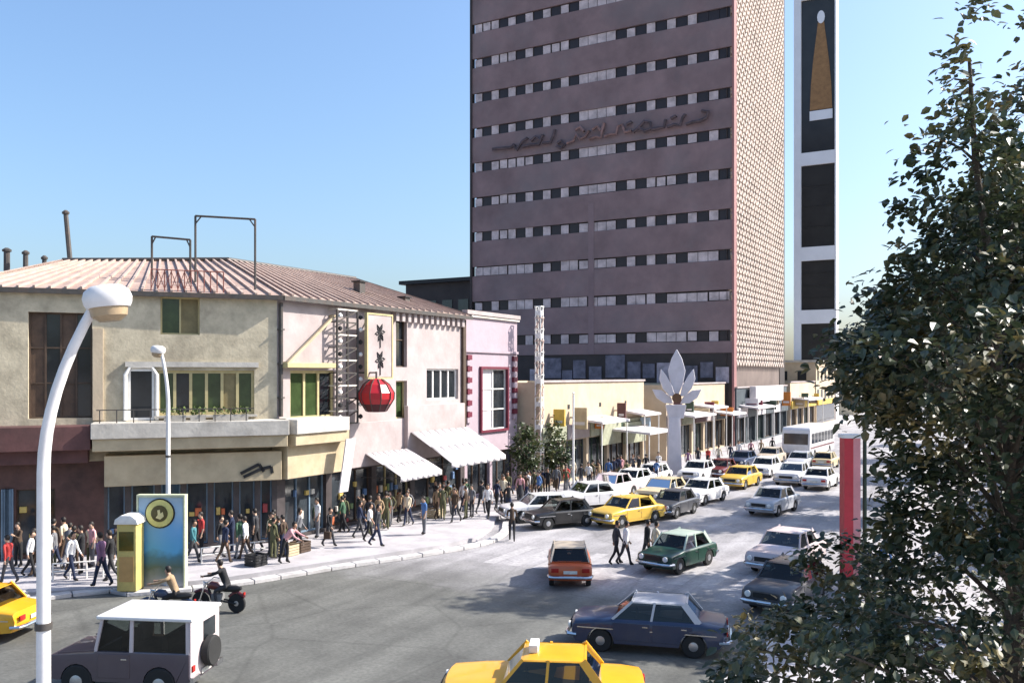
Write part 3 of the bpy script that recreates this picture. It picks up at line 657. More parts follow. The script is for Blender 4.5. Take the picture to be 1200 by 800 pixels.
# low dark building behind, left of the tower
B = thing('dark_building', 'dark brown flat roofed building peeping out behind the tin roof beside the tower', 'building', (-73, 100, 0))
mb = MB(); mb.box(-73.5, -58, 100, 114, 0, 20.2); mb.build('wall', M_dk, B); mb = MB(); mb.box(-74.2, -57.6, 99.3, 114.4, 20.2, 20.7); mb.build('roof', BLACK, B)
for i in range(5):
    mb = MB(); mb.box(-72.5 + i * 2.6, -70.9 + i * 2.6, 99.9, 100.02, 16.3, 17.8); mb.build('window', GLASS, B)

# slab block with white frame and dark panels
S = thing('white_framed_slab', 'slender tall white framed slab block with big dark panels behind the tower', 'building', (-25, 155, 0))
M_wht = mat('white_render', (0.78, 0.77, 0.78), .7, .06, .4, world=True); M_pan = mat('dark_panel', (0.028, 0.026, 0.024), .35, .3, .4, world=True, spec=.5)
FS = Fr((-31.9, 155), (-25, 155)); ZS = 84
mb = MB(); mb.box(-31.6, -25.3, 155.4, 159, 0, ZS); mb.build('wall', M_wht, S)
wl, wr = FS.px(939, 300)[0], FS.px(978.5, 300)[0]
ys = [(-60, -8), (-2, 178), (193, 289), (305, 363), (379, 425)]
zprev = 0
mb = MB(); mb.fbox(FS, 0, wl, 0, ZS, -.4, .3); mb.build('pier', M_wht, S); mb = MB(); mb.fbox(FS, wr, FS.L, 0, ZS, -.4, .3); mb.build('pier', M_wht, S)
for y0, y1 in ys:
    za, zb_ = FS.px(958, y1)[1], FS.px(958, y0)[1]
    mb = MB(); mb.fbox(FS, wl - .02, wr + .02, za, zb_, -.3, -.15); pn = mb.build('panel', M_pan, S)
    for j in range(1, 4):
        if y0 != -2: mb = MB(); mb.fbox(FS, wl, wr, za + (zb_ - za) * j / 4 - .05, za + (zb_ - za) * j / 4 + .05, -.16, -.1); mb.build('glazing_bar', M_pan, pn)
    if y0 == -2:                              # bottle-shaped relief: pale cap, brown body, pale foot
        cx = FS.px(962, 80)[0]
        def zpx(y): return FS.px(962, y)[1]
        prof = [(.5, 26), (.62, 34), (.95, 52), (1.3, 72), (1.65, 100), (1.8, 128)]
        poly = [(cx - r_, zpx(y)) for r_, y in prof] + [(cx + r_, zpx(y)) for r_, y in reversed(prof)]
        M1 = mat('bottle_brown', (.30, .155, .06), .6, .3, 1.2, world=True)
        mb = MB(); mb.prism(poly, lambda a, b, o: FS(a, b, o), -.14, -.02); mb.build('bottle_relief', M1, pn)
        mb = MB(); mb.prism([(cx + .62 * math.cos(a * .5236), zpx(20) + 1.1 * math.sin(a * .5236)) for a in range(12)], lambda a, b, o: FS(a, b, o), -.14, 0); mb.build('bottle_cap', M_wht, pn)
        mb = MB(); mb.fbox(FS, cx - 1.85, cx + 1.85, zpx(140), zpx(129), -.14, 0); mb.build('bottle_foot', M_wht, pn)
for (y1, y0), (n1, n0) in zip([(a, b) for b, a in ys], [(a, b) for b, a in ys][1:]):
    za, zb_ = FS.px(958, n0)[1], FS.px(958, y1)[1]; mb = MB(); mb.fbox(FS, wl + .003, wr - .003, za, zb_, -.4, .28); mb.build('beam', M_wht, S)
mb = MB(); mb.fbox(FS, wl + .003, wr - .003, 0, FS.px(958, 425)[1], -.4, .28); mb.build('beam', M_wht, S)
# ================================================================== low shops between the pink building and the tower
M_olive = mat('olive_sign', (.30, .31, .22), .7, .25, 2, dirt=.4, world=True)
M_dkgreen = mat('dark_green_paint', (.03, .055, .035), .6, .3, 2)
M_yel = mat('yellow_sign', (.55, .38, .07), .6, .2, 2, dirt=.3, world=True)
M_bluegrey = mat('blue_grey_shop', (.06, .075, .085), .6, .3, 1.2, world=True)
def lowshop(name, label, x, y0, y1, top, m, depth=11, bays=4, band=4.2, fascia=None):
    fr = Fr((x, y0), (x, y1)); r = thing(name, label, 'building', (x, y0, 0))
    sh = [(fr.L * i / bays + .2, fr.L * (i + 1) / bays - .2, .3, 3.0) for i in range(bays)]
    mb = MB(); wall(mb, fr, 0, fr.L, 0, top, sh, .4); mb.build('front_wall', m, r)
    mb = MB(); a, b = y0, y1; mb.add([(x, a, 0), (x - depth, a, 0), (x - depth, b, 0), (x, b, 0), (x, a, top), (x - depth, a, top), (x - depth, b, top), (x, b, top)], [(0, 1, 5, 4), (1, 2, 6, 5), (2, 3, 7, 6)]); mb.build('side_wall', m, r)
    mb = MB(); mb.add([(x, a, top - .3), (x - depth, a, top - .3), (x - depth, b, top - .3), (x, b, top - .3)], [(0, 1, 2, 3)]); mb.build('roof', M_conc, r)
    mb = MB(); mb.fbox(fr, -.05, fr.L + .05, top, top + .14, -.25, .12); mb.build('coping', M_pale, r)
    for i, q in enumerate(sh): window(r, fr, *q, 3, 1, [M_brown, M_bluegrey, M_dkgreen, M_brown][i % 4], SHOPG, depth=.35, bar=.08)
    for i in range(bays):
        if fascia: mb = MB(); mb.fbox(fr, sh[i][0] - .1, sh[i][1] + .1, 3.1, band - .1, -.01, .22); mb.build('signboard', fascia[i % len(fascia)], r, bevel=.02, seg=1)
    return r, fr
C1, FC = lowshop('shop_row', 'low shop row with a blank cream upper wall beside the lattice mast', -26.5, 50.6, 69.4, 7.05, M_cream, bays=5, fascia=[M_olive, M_pale, M_olive, M_dkgreen, M_olive])
C2, FD = lowshop('shop_row', 'low cream shop with white canopies behind the lotus sign', -25.6, 72.4, 90.4, 6.7, M_cream, bays=5, fascia=[M_pale, M_olive, M_maroon, M_pale, M_bluegrey])
C3, FE = lowshop('shop_row', 'blue grey shop with a white sign box at the foot of the tower lattice', -24.6, 91.2, 115, 6.2, M_bluegrey, bays=6, depth=.35, fascia=[M_canvas, M_bluegrey])
C4, FF = lowshop('shop_row', 'yellow and cream shop front past the tower', -25.0, 119, 136, 6.6, M_cream, bays=4, fascia=[M_yel, M_cream, M_yel])
for (x0, y0_, x1, y1_, fr, par) in ((706, 494, 728, 520, FC, C1), (733, 494, 757, 518, FC, C1)):
    a = fr.rect(x0, y0_, x1, y1_, .4); mb = MB(); mb.fbox(fr, a[0], a[1], a[2], a[3], .2, .4); mb.build('olive_signboard', M_olive, par)
for i, w_ in enumerate((4.2, 9.6, 14.6)): mb = MB(); mb.fbox(FC, w_, w_ + .3, 5.2, 5.5, -.005, .03); mb.build('vent_hole', BLACK, C1)
# canopies
def canopy(fr, a, b, z, out, label, thick=.16, posts=True):
    r = thing('canopy', label, 'canopy', fr((a + b) / 2, 0, 0), 'flat white canopies over the shops')
    mb = MB(); mb.hexa([fr(a, z, out), fr(b, z, out), fr(b, z + .25, .0), fr(a, z + .25, .0), fr(a, z + thick, out), fr(b, z + thick, out), fr(b, z + .25 + thick, 0), fr(a, z + .25 + thick, 0)]); mb.build('slab', M_canvas, r)
    if posts:
        for w_ in (a + .2, b - .2): mb = MB(); mb.tube([fr(w_, .17, out - .15), fr(w_, z + .03, out - .15)], .05, 8); mb.build('post', M_wfr, r)
canopy(FC, 5.2, 10.2, 4.15, 2.2, 'wide white canopy on posts under the blank cream wall')
canopy(FC, 11.2, 16.4, 3.1, 3.4, 'low white canopy reaching over the pavement below the olive signboards')
canopy(FC, 15.0, 18.6, 4.3, 1.6, 'short white canopy at the end of the olive signboards')
canopy(FD, .4, 6.8, 3.9, 2.4, 'long white canopy beside the lotus sign column')
canopy(FD, 7.4, 12.2, 4.4, 2.0, 'raised white canopy in the middle of the cream shop')
canopy(FD, 12.8, 17.8, 3.6, 2.3, 'white canopy at the tower end of the cream shop')
canopy(FE, 1, 9, 4.0, 2.0, 'white canopy before the blue grey shop')
canopy(FF, 1, 12, 4.2, 2.2, 'white canopy before the yellow shop front')
a = FE.rect(886, 452, 918, 470, 1.0)
sb = thing('sign_box', 'blank white box sign over the blue grey shop at the tower foot', 'sign', FE(a[0], a[2], 1)); mb = MB(); mb.fbox(FE, a[0], a[1], a[2], a[3], .3, 1.0); mb.build('box', M_canvas, sb, bevel=.04); mb = MB(); mb.fbox(FE, a[0] + .3, a[1] - .3, a[2] - .4, a[2], .1, .6); mb.build('bracket', STEEL, sb)
# far buildings along the left side of the street
rnd = random.Random(8)
fb = [(-25, 137, 16, 9.5, 'far cream three storey building past the yellow shop', M_cream), (-25, 174, 18, 10, 'far grey building behind the white framed slab', M_grey), (-24.5, 194, 22, 13, 'far pale block down the street past the grey building', M_pale), (-24, 218, 26, 9, 'last far cream block at the end of the street', M_cream)]
for x, y, l, h, lb, m in fb:
    r = thing('far_building', lb, 'building', (x, y, 0)); fr = Fr((x, y), (x, y + l)); fw = Fr((x - 12, y), (x, y))
    mb = MB(); mb.box(x - 12, x, y, y + l, 0, h); mb.build('wall', m, r); mb = MB(); mb.box(x - 12.2, x + .3, y - .3, y + l + .2, h, h + .35); mb.build('roof', M_conc, r)
    for z in [3.9 + 2.9 * k for k in range(int((h - 4.5) / 2.9) + 1)]:
        for j in range(int(l / 3)):
            mb = MB(); mb.fbox(fr, .8 + j * 3, 2.3 + j * 3, z, z + 1.5, -.05, .03); mb.build('window', GLASS, r)
        for j in range(4):
            mb = MB(); mb.fbox(fw, .9 + j * 2.8, 2.2 + j * 2.8, z, z + 1.4, -.05, .03); mb.build('window', GLASS, r)
    mb = MB(); mb.fbox(fr, .3, l - .3, .3, 3, -.05, .04); mb.build('shop_front', SHOPG, r); mb = MB(); mb.fbox(fr, .3, l - .3, 3.1, 3.8, -.02, .3); mb.build('signboard', rnd.choice([M_yel, M_canvas, M_maroon]), r)
# right side of the street (mostly behind the trees)
for y, l, h, lb, m in ((44, 26, 9, 'pale two storey building across the street behind the trees', M_pale), (72, 30, 8, 'cream building across the street behind the far trees', M_cream), (104, 40, 10, 'grey building across the street far behind the trees', M_grey)):
    x = 6.5; r = thing('street_building', lb, 'building', (x, y, 0)); fr = Fr((x, y + l), (x, y)); fw = Fr((x, y), (x + 12, y))
    mb = MB(); mb.box(x, x + 12, y, y + l - .1, 0, h); mb.build('wall', m, r); mb = MB(); mb.box(x - .3, x + 12.2, y - .2, y + l - .2, h, h + .3); mb.build('roof', M_conc, r)
    for j in range(int(l / 3.2)):
        mb = MB(); mb.fbox(fr, .9 + j * 3.2, 2.6 + j * 3.2, 4.8, 6.6, -.05, .03); mb.build('window', GLASS, r); mb = MB(); mb.fbox(fr, .5 + j * 3.2, 3.1 + j * 3.2, .3, 2.9, -.05, .03); mb.build('shop_front', SHOPG, r)
# ---- lattice mast
c = G(632, 572, .17); h = 12.0 - .17
Mt = thing('lattice_mast', 'slim red and white lattice mast standing before the cream wall', 'mast', c)
M_mr = mat('mast_red', (.46, .33, .28), .6, .2, 2)
for k in range(4):
    a = R(45 + 90 * k); o = Vector((math.cos(a) * .3, math.sin(a) * .3, 0)); mb = MB(); mb.tube([c + o, c + o * .8 + Vector((0, 0, h))], .045, 6); mb.build('upright', M_wfr, Mt)
for i in range(16):
    z0, z1 = h * i / 16, h * (i + 1) / 16; mb = MB()
    for k in range(4):
        a, b = R(45 + 90 * k), R(135 + 90 * k); p = c + Vector((math.cos(a) * .3, math.sin(a) * .3, z0)); q = c + Vector((math.cos(b) * .3, math.sin(b) * .3, z1)); mb.bar(p, q, .05); mb.bar(Vector((p.x, p.y, q.z)), q, .045)
    mb.box(c.x - .2, c.x + .2, c.y - .2, c.y + .2, c.z + z0 + .15, c.z + z0 + .45) if i % 2 else None
    mb.build('bracing', M_wfr if i % 2 else M_mr, Mt)
# ---- lotus sign on a white column
c = G(790, 556, .17); zc = 7.5 + 0 * 1
Lt = thing('lotus_sign', 'large white lotus flower sign with brown centre on a white column', 'sign', c)
dv = Vector((CT, ST, 0)); nv = Vector((ST, -CT, 0))
d_ = 7.33 * FPX / 116; s_ = d_ / FPX
def Q(px, py, o): p = c + dv * ((px - 790) * s_) + nv * o; return Vector((p.x, p.y, CH + (HOR - py) * s_))
M_lot = mat('lotus_enamel', (.60, .57, .60), .6, .12, 1.5, dirt=.35, dirt_col=(.4, .36, .36, 1))
def petal(pts, o0, o1, nm='petal', m=M_lot): mb = MB(); mb.prism(pts, Q, o0, o1); mb.build(nm, m, Lt, bevel=.03, seg=1)
petal([(793, 409), (799, 420), (803, 434), (800, 450), (795, 462), (791, 462), (786, 450), (783, 434), (787, 420)], -.12, .12)
petal([(774, 432), (780, 440), (787, 452), (790, 464), (784, 464), (776, 455), (772, 444)], .14, .3)
petal([(812, 432), (814, 444), (810, 455), (802, 464), (796, 464), (799, 452), (806, 440)], .14, .3)
petal([(764, 456), (775, 457), (786, 465), (789, 473), (778, 472), (769, 466)], .02, .13)
petal([(822, 456), (817, 466), (808, 472), (797, 473), (800, 465), (811, 457)], .02, .13)
mb = MB(); cc = Q(792, 466, .34); mb.prism([(792 + 5.5 * math.cos(R(a)), 466 + 5.5 * math.sin(R(a))) for a in range(0, 360, 24)], Q, .3, .42); mb.build('centre_disc', mat('brown_disc', (.13, .065, .03), .5, .3, 3), Lt)
petal([(780, 474), (804, 474), (801, 490), (783, 490)], -.14, .14, 'calyx')
mb = MB(); w_ = 8.5 * s_; zt_ = CH + (HOR - 489) * s_
mb.hexa([c + dv * (-w_) + nv * .3, c + dv * w_ + nv * .3, c + dv * w_ - nv * .3, c - dv * w_ - nv * .3] + [p + Vector((0, 0, zt_ - c.z)) for p in (c - dv * w_ * .8 + nv * .2, c + dv * w_ * .8 + nv * .2, c + dv * w_ * .8 - nv * .2, c - dv * w_ * .8 - nv * .2)]); mb.build('column', M_lot, Lt, bevel=.05)
# thin white pole before the canopies
c = G(672, 584, .17); pl = thing('flag_pole', 'thin white pole on the pavement before the low canopy', 'pole', c); mb = MB(); mb.tube([c, c + Vector((0, 0, 6.2))], [.08, .06], 8); mb.build('shaft', M_wfr, pl); mb = MB(); mb.lathe([(.2, 0), (.2, .1), (.1, .25)], 10, c); mb.build('base', M_wfr, pl); mb = MB(); mb.lathe([(.01, 0), (.1, .1), (.01, .2)], 8, c + Vector((0, 0, 6.18))); mb.build('finial', M_wfr, pl)

# ---- projecting box signs over the shops
SG = [('red', M_redp), ('white', M_canvas), ('yellow', M_yel), ('tan', M_tan), ('green', M_dkgreen), ('orange', mat('sign_orange', (.5, .17, .03), .5, .2, 2)), ('maroon', M_maroon), ('pale blue', mat('sign_pale_blue', (.36, .46, .55), .5, .2, 2))]
rnd = random.Random(21)
for fr, ws, where in ((FC, (1.6, 4.6, 8.3, 12.5, 17.4), 'on the cream wall shop row'), (FD, (1.2, 4.4, 7.1, 10.2, 12.5, 15.6), 'on the cream shop behind the lotus sign'), (FE, (2.5, 6.2, 10.5, 15, 20), 'on the blue grey shop row'), (FF, (2, 6, 11, 15), 'on the yellow and cream shop')):
    cols = rnd.sample(SG, len(ws))
    for w_, (cn, m) in zip(ws, cols):
        h = rnd.uniform(.6, 1.7); o1 = rnd.uniform(.9, 1.7); z = rnd.uniform(3.2, 4.4); up = 'upright ' if h > 1.1 else 'small '
        r = thing('projecting_sign', up + cn + ' projecting box sign ' + where, 'sign', fr(w_, z, 0), 'projecting signs over the shops')
        mb = MB(); mb.fbox(fr, w_ - .1, w_ + .1, z, z + h, .25, o1); mb.build('box', m, r, bevel=.02, seg=1)
        mb = MB(); mb.fbox(fr, w_ - .107, w_ + .107, z + h * .2, z + h * .34, .4, o1 - .15); mb.build('stripe', M_canvas if cn != 'white' else M_redp, r)
        mb = MB(); mb.fbox(fr, w_ - .03, w_ + .03, z + h * .5, z + h * .56, -.02, .27); mb.build('bracket', STEEL, r)
# ================================================================== street furniture
M_lamp = mat('lamp_white', (.68, .66, .64), .5, .12, 2, spec=.4, dirt=.4, dirt_col=(.36, .30, .25, 1))
def street_lamp(base, arm, reach, hpole, label, rad=.085):
    r = thing('street_lamp', label, 'street lamp', base, 'curved white street lamps')
    u = Vector((0, 0, 1)); arm = Vector(arm).normalized(); pts = []; rr = []
    zb = hpole * .735
    for i in range(5): pts.append(base + u * zb * i / 4); rr.append(rad * (1.05 - .2 * i / 4))
    top = base + arm * reach + u * (hpole - .22)
    p1 = base + u * (zb + (hpole - zb) * .42); p0 = pts[-1]
    for i in range(1, 9):
        t = i / 8; pts.append(p0 * (1 - t) ** 2 + p1 * 2 * t * (1 - t) + top * t * t); rr.append(rad * (.85 - .2 * t))
    mb = MB(); mb.tube(pts, rr, 14); mb.build('pole', M_lamp, r)
    mb = MB(); mb.lathe([(.2, 0), (.2, .06), (.13, .12), (.12, .9), (rad * 1.05, 1.0)], 14, base); mb.build('base', M_lamp, r)
    d = (pts[-1] - pts[-2]).normalized(); c = pts[-1] + arm * .12 + u * .03
    side = arm.cross(u).normalized(); vs = []; fs = []; n = 18
    prof = [(.06, .17), (.17, .155), (.24, .1), (.265, .02), (.255, -.05), (.23, -.1)]
    tl = (arm + u * .12).normalized(); nu = side.cross(tl).normalized()
    for (q, z) in prof:
        for k in range(n):
            a = 2 * math.pi * k / n; vs.append(c + tl * q * math.cos(a) * 1.05 + side * q * math.sin(a) * .9 + nu * z)
    for i in range(len(prof) - 1):
        for k in range(n): fs.append((i * n + k, i * n + (k + 1) % n, (i + 1) * n + (k + 1) % n, (i + 1) * n + k))
    fs.append(tuple(range(n))); fs.append(tuple(range((len(prof) - 1) * n, len(prof) * n))); mb = MB(); mb.add(vs, fs); mb.build('lamp_head', M_lamp, r, angle=50)
    vs = [c + tl * q * math.cos(2 * math.pi * k / n) + side * q * .9 * math.sin(2 * math.pi * k / n) + nu * z for q, z in ((.22, -.08), (.2, -.2), (.12, -.26)) for k in range(n)]
    fs = [(i * n + k, i * n + (k + 1) % n, (i + 1) * n + (k + 1) % n, (i + 1) * n + k) for i in range(2) for k in range(n)] + [tuple(range(2 * n, 3 * n))]
    mb = MB(); mb.add(vs, fs); mb.build('lens', mat('lamp_lens', (.34, .25, .15), .35, .2, 4), r)
    mb = MB(); mb.lathe([(rad * .98, -.04), (rad * 1.12, -.04), (rad * 1.12, .04), (rad * .98, .04)], 12, base + u * 4.4); mb.build('band', STEEL, r)
    return r
b0 = D(51, 440, 10.3); b0.z = .17
camr = Vector((CT, ST, 0))
street_lamp(b0, camr + Vector((-ST, CT, 0)) * .1, .60, 8.42, 'big white street lamp with curved neck on the near pavement')
b1 = G(197, 676, .17); street_lamp(b1, -camr + Vector((-ST, CT, 0)) * .25, .30, 8.45, 'thin white street lamp behind the blue advertising panel', rad=.085)
# advertising panel with round emblem
c = G(190, 686, .17); s_ = 7.33 * FPX / (686 - 440) / FPX
fr = Fr((c.x - CT * .78, c.y - ST * .78), (c.x + CT * .78, c.y + ST * .78))
K = thing('advertising_panel', 'tall blue advertising panel with a round yellow emblem standing at the kerb', 'sign', c)
def panelmat():
    m = mat('sky_blue_print', (.13, .36, .60), .55, .12, 1.4); t = m.node_tree; n = t.nodes; L = t.links; b = n['Principled BSDF']
    tc = n.new('ShaderNodeTexCoord'); sp = n.new('ShaderNodeSeparateXYZ'); L.new(tc.outputs['Object'], sp.inputs[0])
    nz = n.new('ShaderNodeTexNoise'); nz.inputs['Scale'].default_value = 2.2; nz.inputs['Detail'].default_value = 5; L.new(tc.outputs['Object'], nz.inputs['Vector'])
    ad = n.new('ShaderNodeMath'); ad.operation = 'MULTIPLY_ADD'; L.new(nz.outputs[0], ad.inputs[0]); ad.inputs[1].default_value = .7; L.new(sp.outputs[2], ad.inputs[2])
    cr = n.new('ShaderNodeValToRGB'); mr = n.new('ShaderNodeMapRange'); mr.inputs[1].default_value = .3; mr.inputs[2].default_value = 3.5; L.new(ad.outputs[0], mr.inputs[0]); L.new(mr.outputs[0], cr.inputs[0])
    e = cr.color_ramp.elements; e[0].position = 0; e[0].color = (.32, .33, .36, 1); e[1].position = 1; e[1].color = (.34, .42, .46, 1)
    for p, co in ((.2, (.09, .13, .10, 1)), (.34, (.07, .19, .26, 1)), (.42, (.10, .36, .62, 1)), (.62, (.15, .38, .66, 1)), (.8, (.30, .46, .60, 1))):
        k = e.new(p); k.color = co
    L.new(cr.outputs[0], b.inputs['Base Color']); return m
mb = MB(); mb.fbox(fr, 0, 1.56, .17, 3.28, -.12, .12); mb.build('panel', panelmat(), K, bevel=.03)
mb = MB()
for a, b in ((-.06, 0), (1.56, 1.62)): mb.fbox(fr, a, b, .1, 3.36, -.14, .14)
mb.fbox(fr, 0, 1.56, 3.28, 3.36, -.14, .14); mb.build('frame', mat('pale_green_frame', (.50, .52, .36), .6, .15, 3), K)
T3 = lambda a, b, o: fr(a, b, o)
ec = (.76, 2.72)
ring = lambda r_: [(ec[0] + r_ * math.cos(R(a)), ec[1] + r_ * math.sin(R(a))) for a in range(0, 360, 15)]
mb = MB(); mb.prism(ring(.52), T3, .12, .15); mb.build('emblem_black_ring', BLACK, K)  # black disc that shows as a rim round the yellow emblem
mb = MB(); mb.prism(ring(.47), T3, .15, .19); em = mb.build('emblem', mat('emblem_yellow', (.60, .56, .20), .5, .15, 4), K)
mb = MB(); mb.prism(ring(.29), T3, .19, .205); mb.build('emblem_disc', mat('emblem_brown', (.08, .065, .02), .5, .3, 5), em)
mb = MB(); mb.prism([(.64, 2.58), (.80, 2.52), (.92, 2.62), (.88, 2.78), (.80, 2.72), (.78, 2.86), (.70, 2.84), (.72, 2.68)], T3, .205, .225); mb.build('emblem_figure', mat('emblem_cream', (.66, .58, .30), .5, .1, 4), em)
mb = MB(); mb.box(c.x - .01, c.x + .01, c.y - .01, c.y + .01, .1, .2)
# yellow kiosk post beside it
c = G(153, 690, .17); fr = Fr((c.x - CT * .33, c.y - ST * .33), (c.x + CT * .33, c.y + ST * .33))
Y = thing('yellow_booth', 'narrow yellow booth with a white cap beside the blue advertising panel', 'booth', c)
M_by = mat('booth_yellow', (.52, .42, .14), .6, .2, 2, dirt=.4)
mb = MB(); mb.fbox(fr, 0, .66, .17, 2.45, -.33, .33); mb.build('body', M_by, Y, bevel=.04)
mb = MB(); mb.fbox(fr, .08, .58, 1.55, 2.2, .32, .345); mb.build('window', GREENG, Y); mb = MB(); mb.fbox(fr, .08, .58, .5, 1.35, .32, .345); mb.build('front_panel', mat('booth_orange', (.45, .27, .10), .6, .2, 2), Y)
mb = MB(); mb.prism([(-.08, 2.45), (.74, 2.45), (.70, 2.62), (.50, 2.76), (.16, 2.76), (-.04, 2.62)], lambda a, b, o: fr(a, b, o), -.4, .4); mb.build('cap', M_wfr, Y, bevel=.03)
# red pillar sign and green post
c = G(996, 694, .17); fr = Fr((c.x - CT * .27, c.y - ST * .27), (c.x + CT * .27, c.y + ST * .27))
Z = thing('red_pillar', 'tall red pillar sign with a pink side on a white foot', 'sign', c)
mb = MB(); mb.fbox(fr, -.05, .6, .1, .7, -.3, .3); mb.build('foot', M_wfr, Z, bevel=.04)
M_rs = mat('pillar_red', (.50, .03, .045), .5, .15, 2); M_rp = mat('pillar_pink', (.62, .26, .27), .5, .12, 2)
mb = MB(); mb.fbox(fr, 0, .3, .7, 5.4, -.22, .22); mb.build('face', M_rs, Z); mb = MB(); mb.fbox(fr, .302, .55, .7, 5.4, -.2, .2); mb.build('side_face', M_rp, Z)
mb = MB(); mb.fbox(fr, -.04, .59, 5.4, 5.52, -.26, .26); mb.build('cap', M_wfr, Z)
c2 = c + camr * .5 + Vector((0, 0, 0)); c2.z = .17; gp = thing('green_post', 'dark green post right behind the red pillar sign', 'post', c2)
mb = MB(); mb.tube([c2, c2 + Vector((0, 0, 5.8))], [.075, .06], 10); mb.build('shaft', M_dkgreen, gp); mb = MB(); mb.lathe([(.14, 0), (.14, .5), (.08, .6)], 10, c2); mb.build('base', M_dkgreen, gp); mb = MB(); mb.lathe([(.02, 0), (.13, .06), (.09, .2), (.01, .26)], 10, c2 + Vector((0, 0, 5.78))); mb.build('finial', M_dkgreen, gp)
# low white railings on the pavement edge near the booth
M_rail = mat('rail_white', (.66, .64, .60), .6, .15, 4)
for i, (x0, y0, x1, y1, lb) in enumerate(((62, 680, 140, 674, 'low white pipe railing on the pavement left of the yellow booth'), (236, 660, 318, 650, 'low white pipe railing before the blue shop piers'))):
    a, b = G(x0, y0, .17), G(x1, y1, .17); r = thing('railing', lb, 'railing', a)
    for k in range(5): p = a.lerp(b, k / 4); mb = MB(); mb.tube([p, p + Vector((0, 0, .62))], .03, 6); mb.build('post', M_rail, r)
    for z in (.32, .6): mb = MB(); mb.tube([a + Vector((0, 0, z)), b + Vector((0, 0, z))], .03, 6); mb.build('rail', M_rail, r)
# litter-like street-side goods: crates and sacks by the shops
for i, (px, py, lb, m) in enumerate(((338, 650, 'pale wooden crate on the pavement before the corner shops', M_tan), (352, 646, 'second weathered crate beside the pale wooden crate', M_brown), (300, 662, 'small dark crate left on the bright pavement', BLACK), (508, 606, 'tan crate under the large sloping awning', M_tan))):
    c = G(px, py, .17); r = thing('crate', lb, 'crate', c); s = .3 if i < 3 else .35
    for k in range(4):
        for sd in (-1, 1):
            mb = MB(); z = c.z + .02 + k * .11; mb.box(c.x - s, c.x + s, c.y + sd * s - .012, c.y + sd * s + .012, z, z + .09); mb.box(c.x + sd * s - .012, c.x + sd * s + .012, c.y - s + .014, c.y + s - .014, z, z + .09); mb.build('slat', m, r)
    mb = MB(); mb.box(c.x - s + .013, c.x + s - .013, c.y - s + .013, c.y + s - .013, c.z, c.z + .03); mb.build('floor_board', m, r)
# ================================================================== vehicles (nose towards +X, origin on the ground)
HEAD = mat('headlamp', (.75, .75, .72), .15, .1, 4, spec=.6); TAIL = mat('tail_lamp', (.35, .02, .015), .25, .2, 4); AMB = mat('indicator', (.6, .22, .03), .3, .2, 4)
PLATE = mat('number_plate', (.62, .60, .55), .6, .2, 6); SEAT = mat('car_seat', (.05, .03, .022), .8, .3, 4); HUB = mat('hub_cap', (.45, .45, .46), .35, .1, 5, metal=.8)
def arc(cx, cz, r, a0, a1, n): return [(cx + r * math.cos(R(a0 + (a1 - a0) * i / n)), cz + r * math.sin(R(a0 + (a1 - a0) * i / n))) for i in range(n + 1)]
def wheel_meshes(r=.31, w=.17):
    t = MB(); t.lathe([(r * .62, -w / 2), (r * .93, -w / 2), (r, -w * .32), (r, w * .32), (r * .93, w / 2), (r * .62, w / 2)], 20, (0, 0, 0), 'Y')
    h = MB(); h.lathe([(r * .64, -w * .46), (r * .64, w * .38), (r * .5, w * .44), (r * .3, w * .56), (.02, w * .6)], 16, (0, 0, 0), 'Y')
    return t.mesh('wheel', RUBBER), h.mesh('hub_cap', HUB)
WT, WH = wheel_meshes()
T2 = lambda x, z, y: Vector((x, y, z))
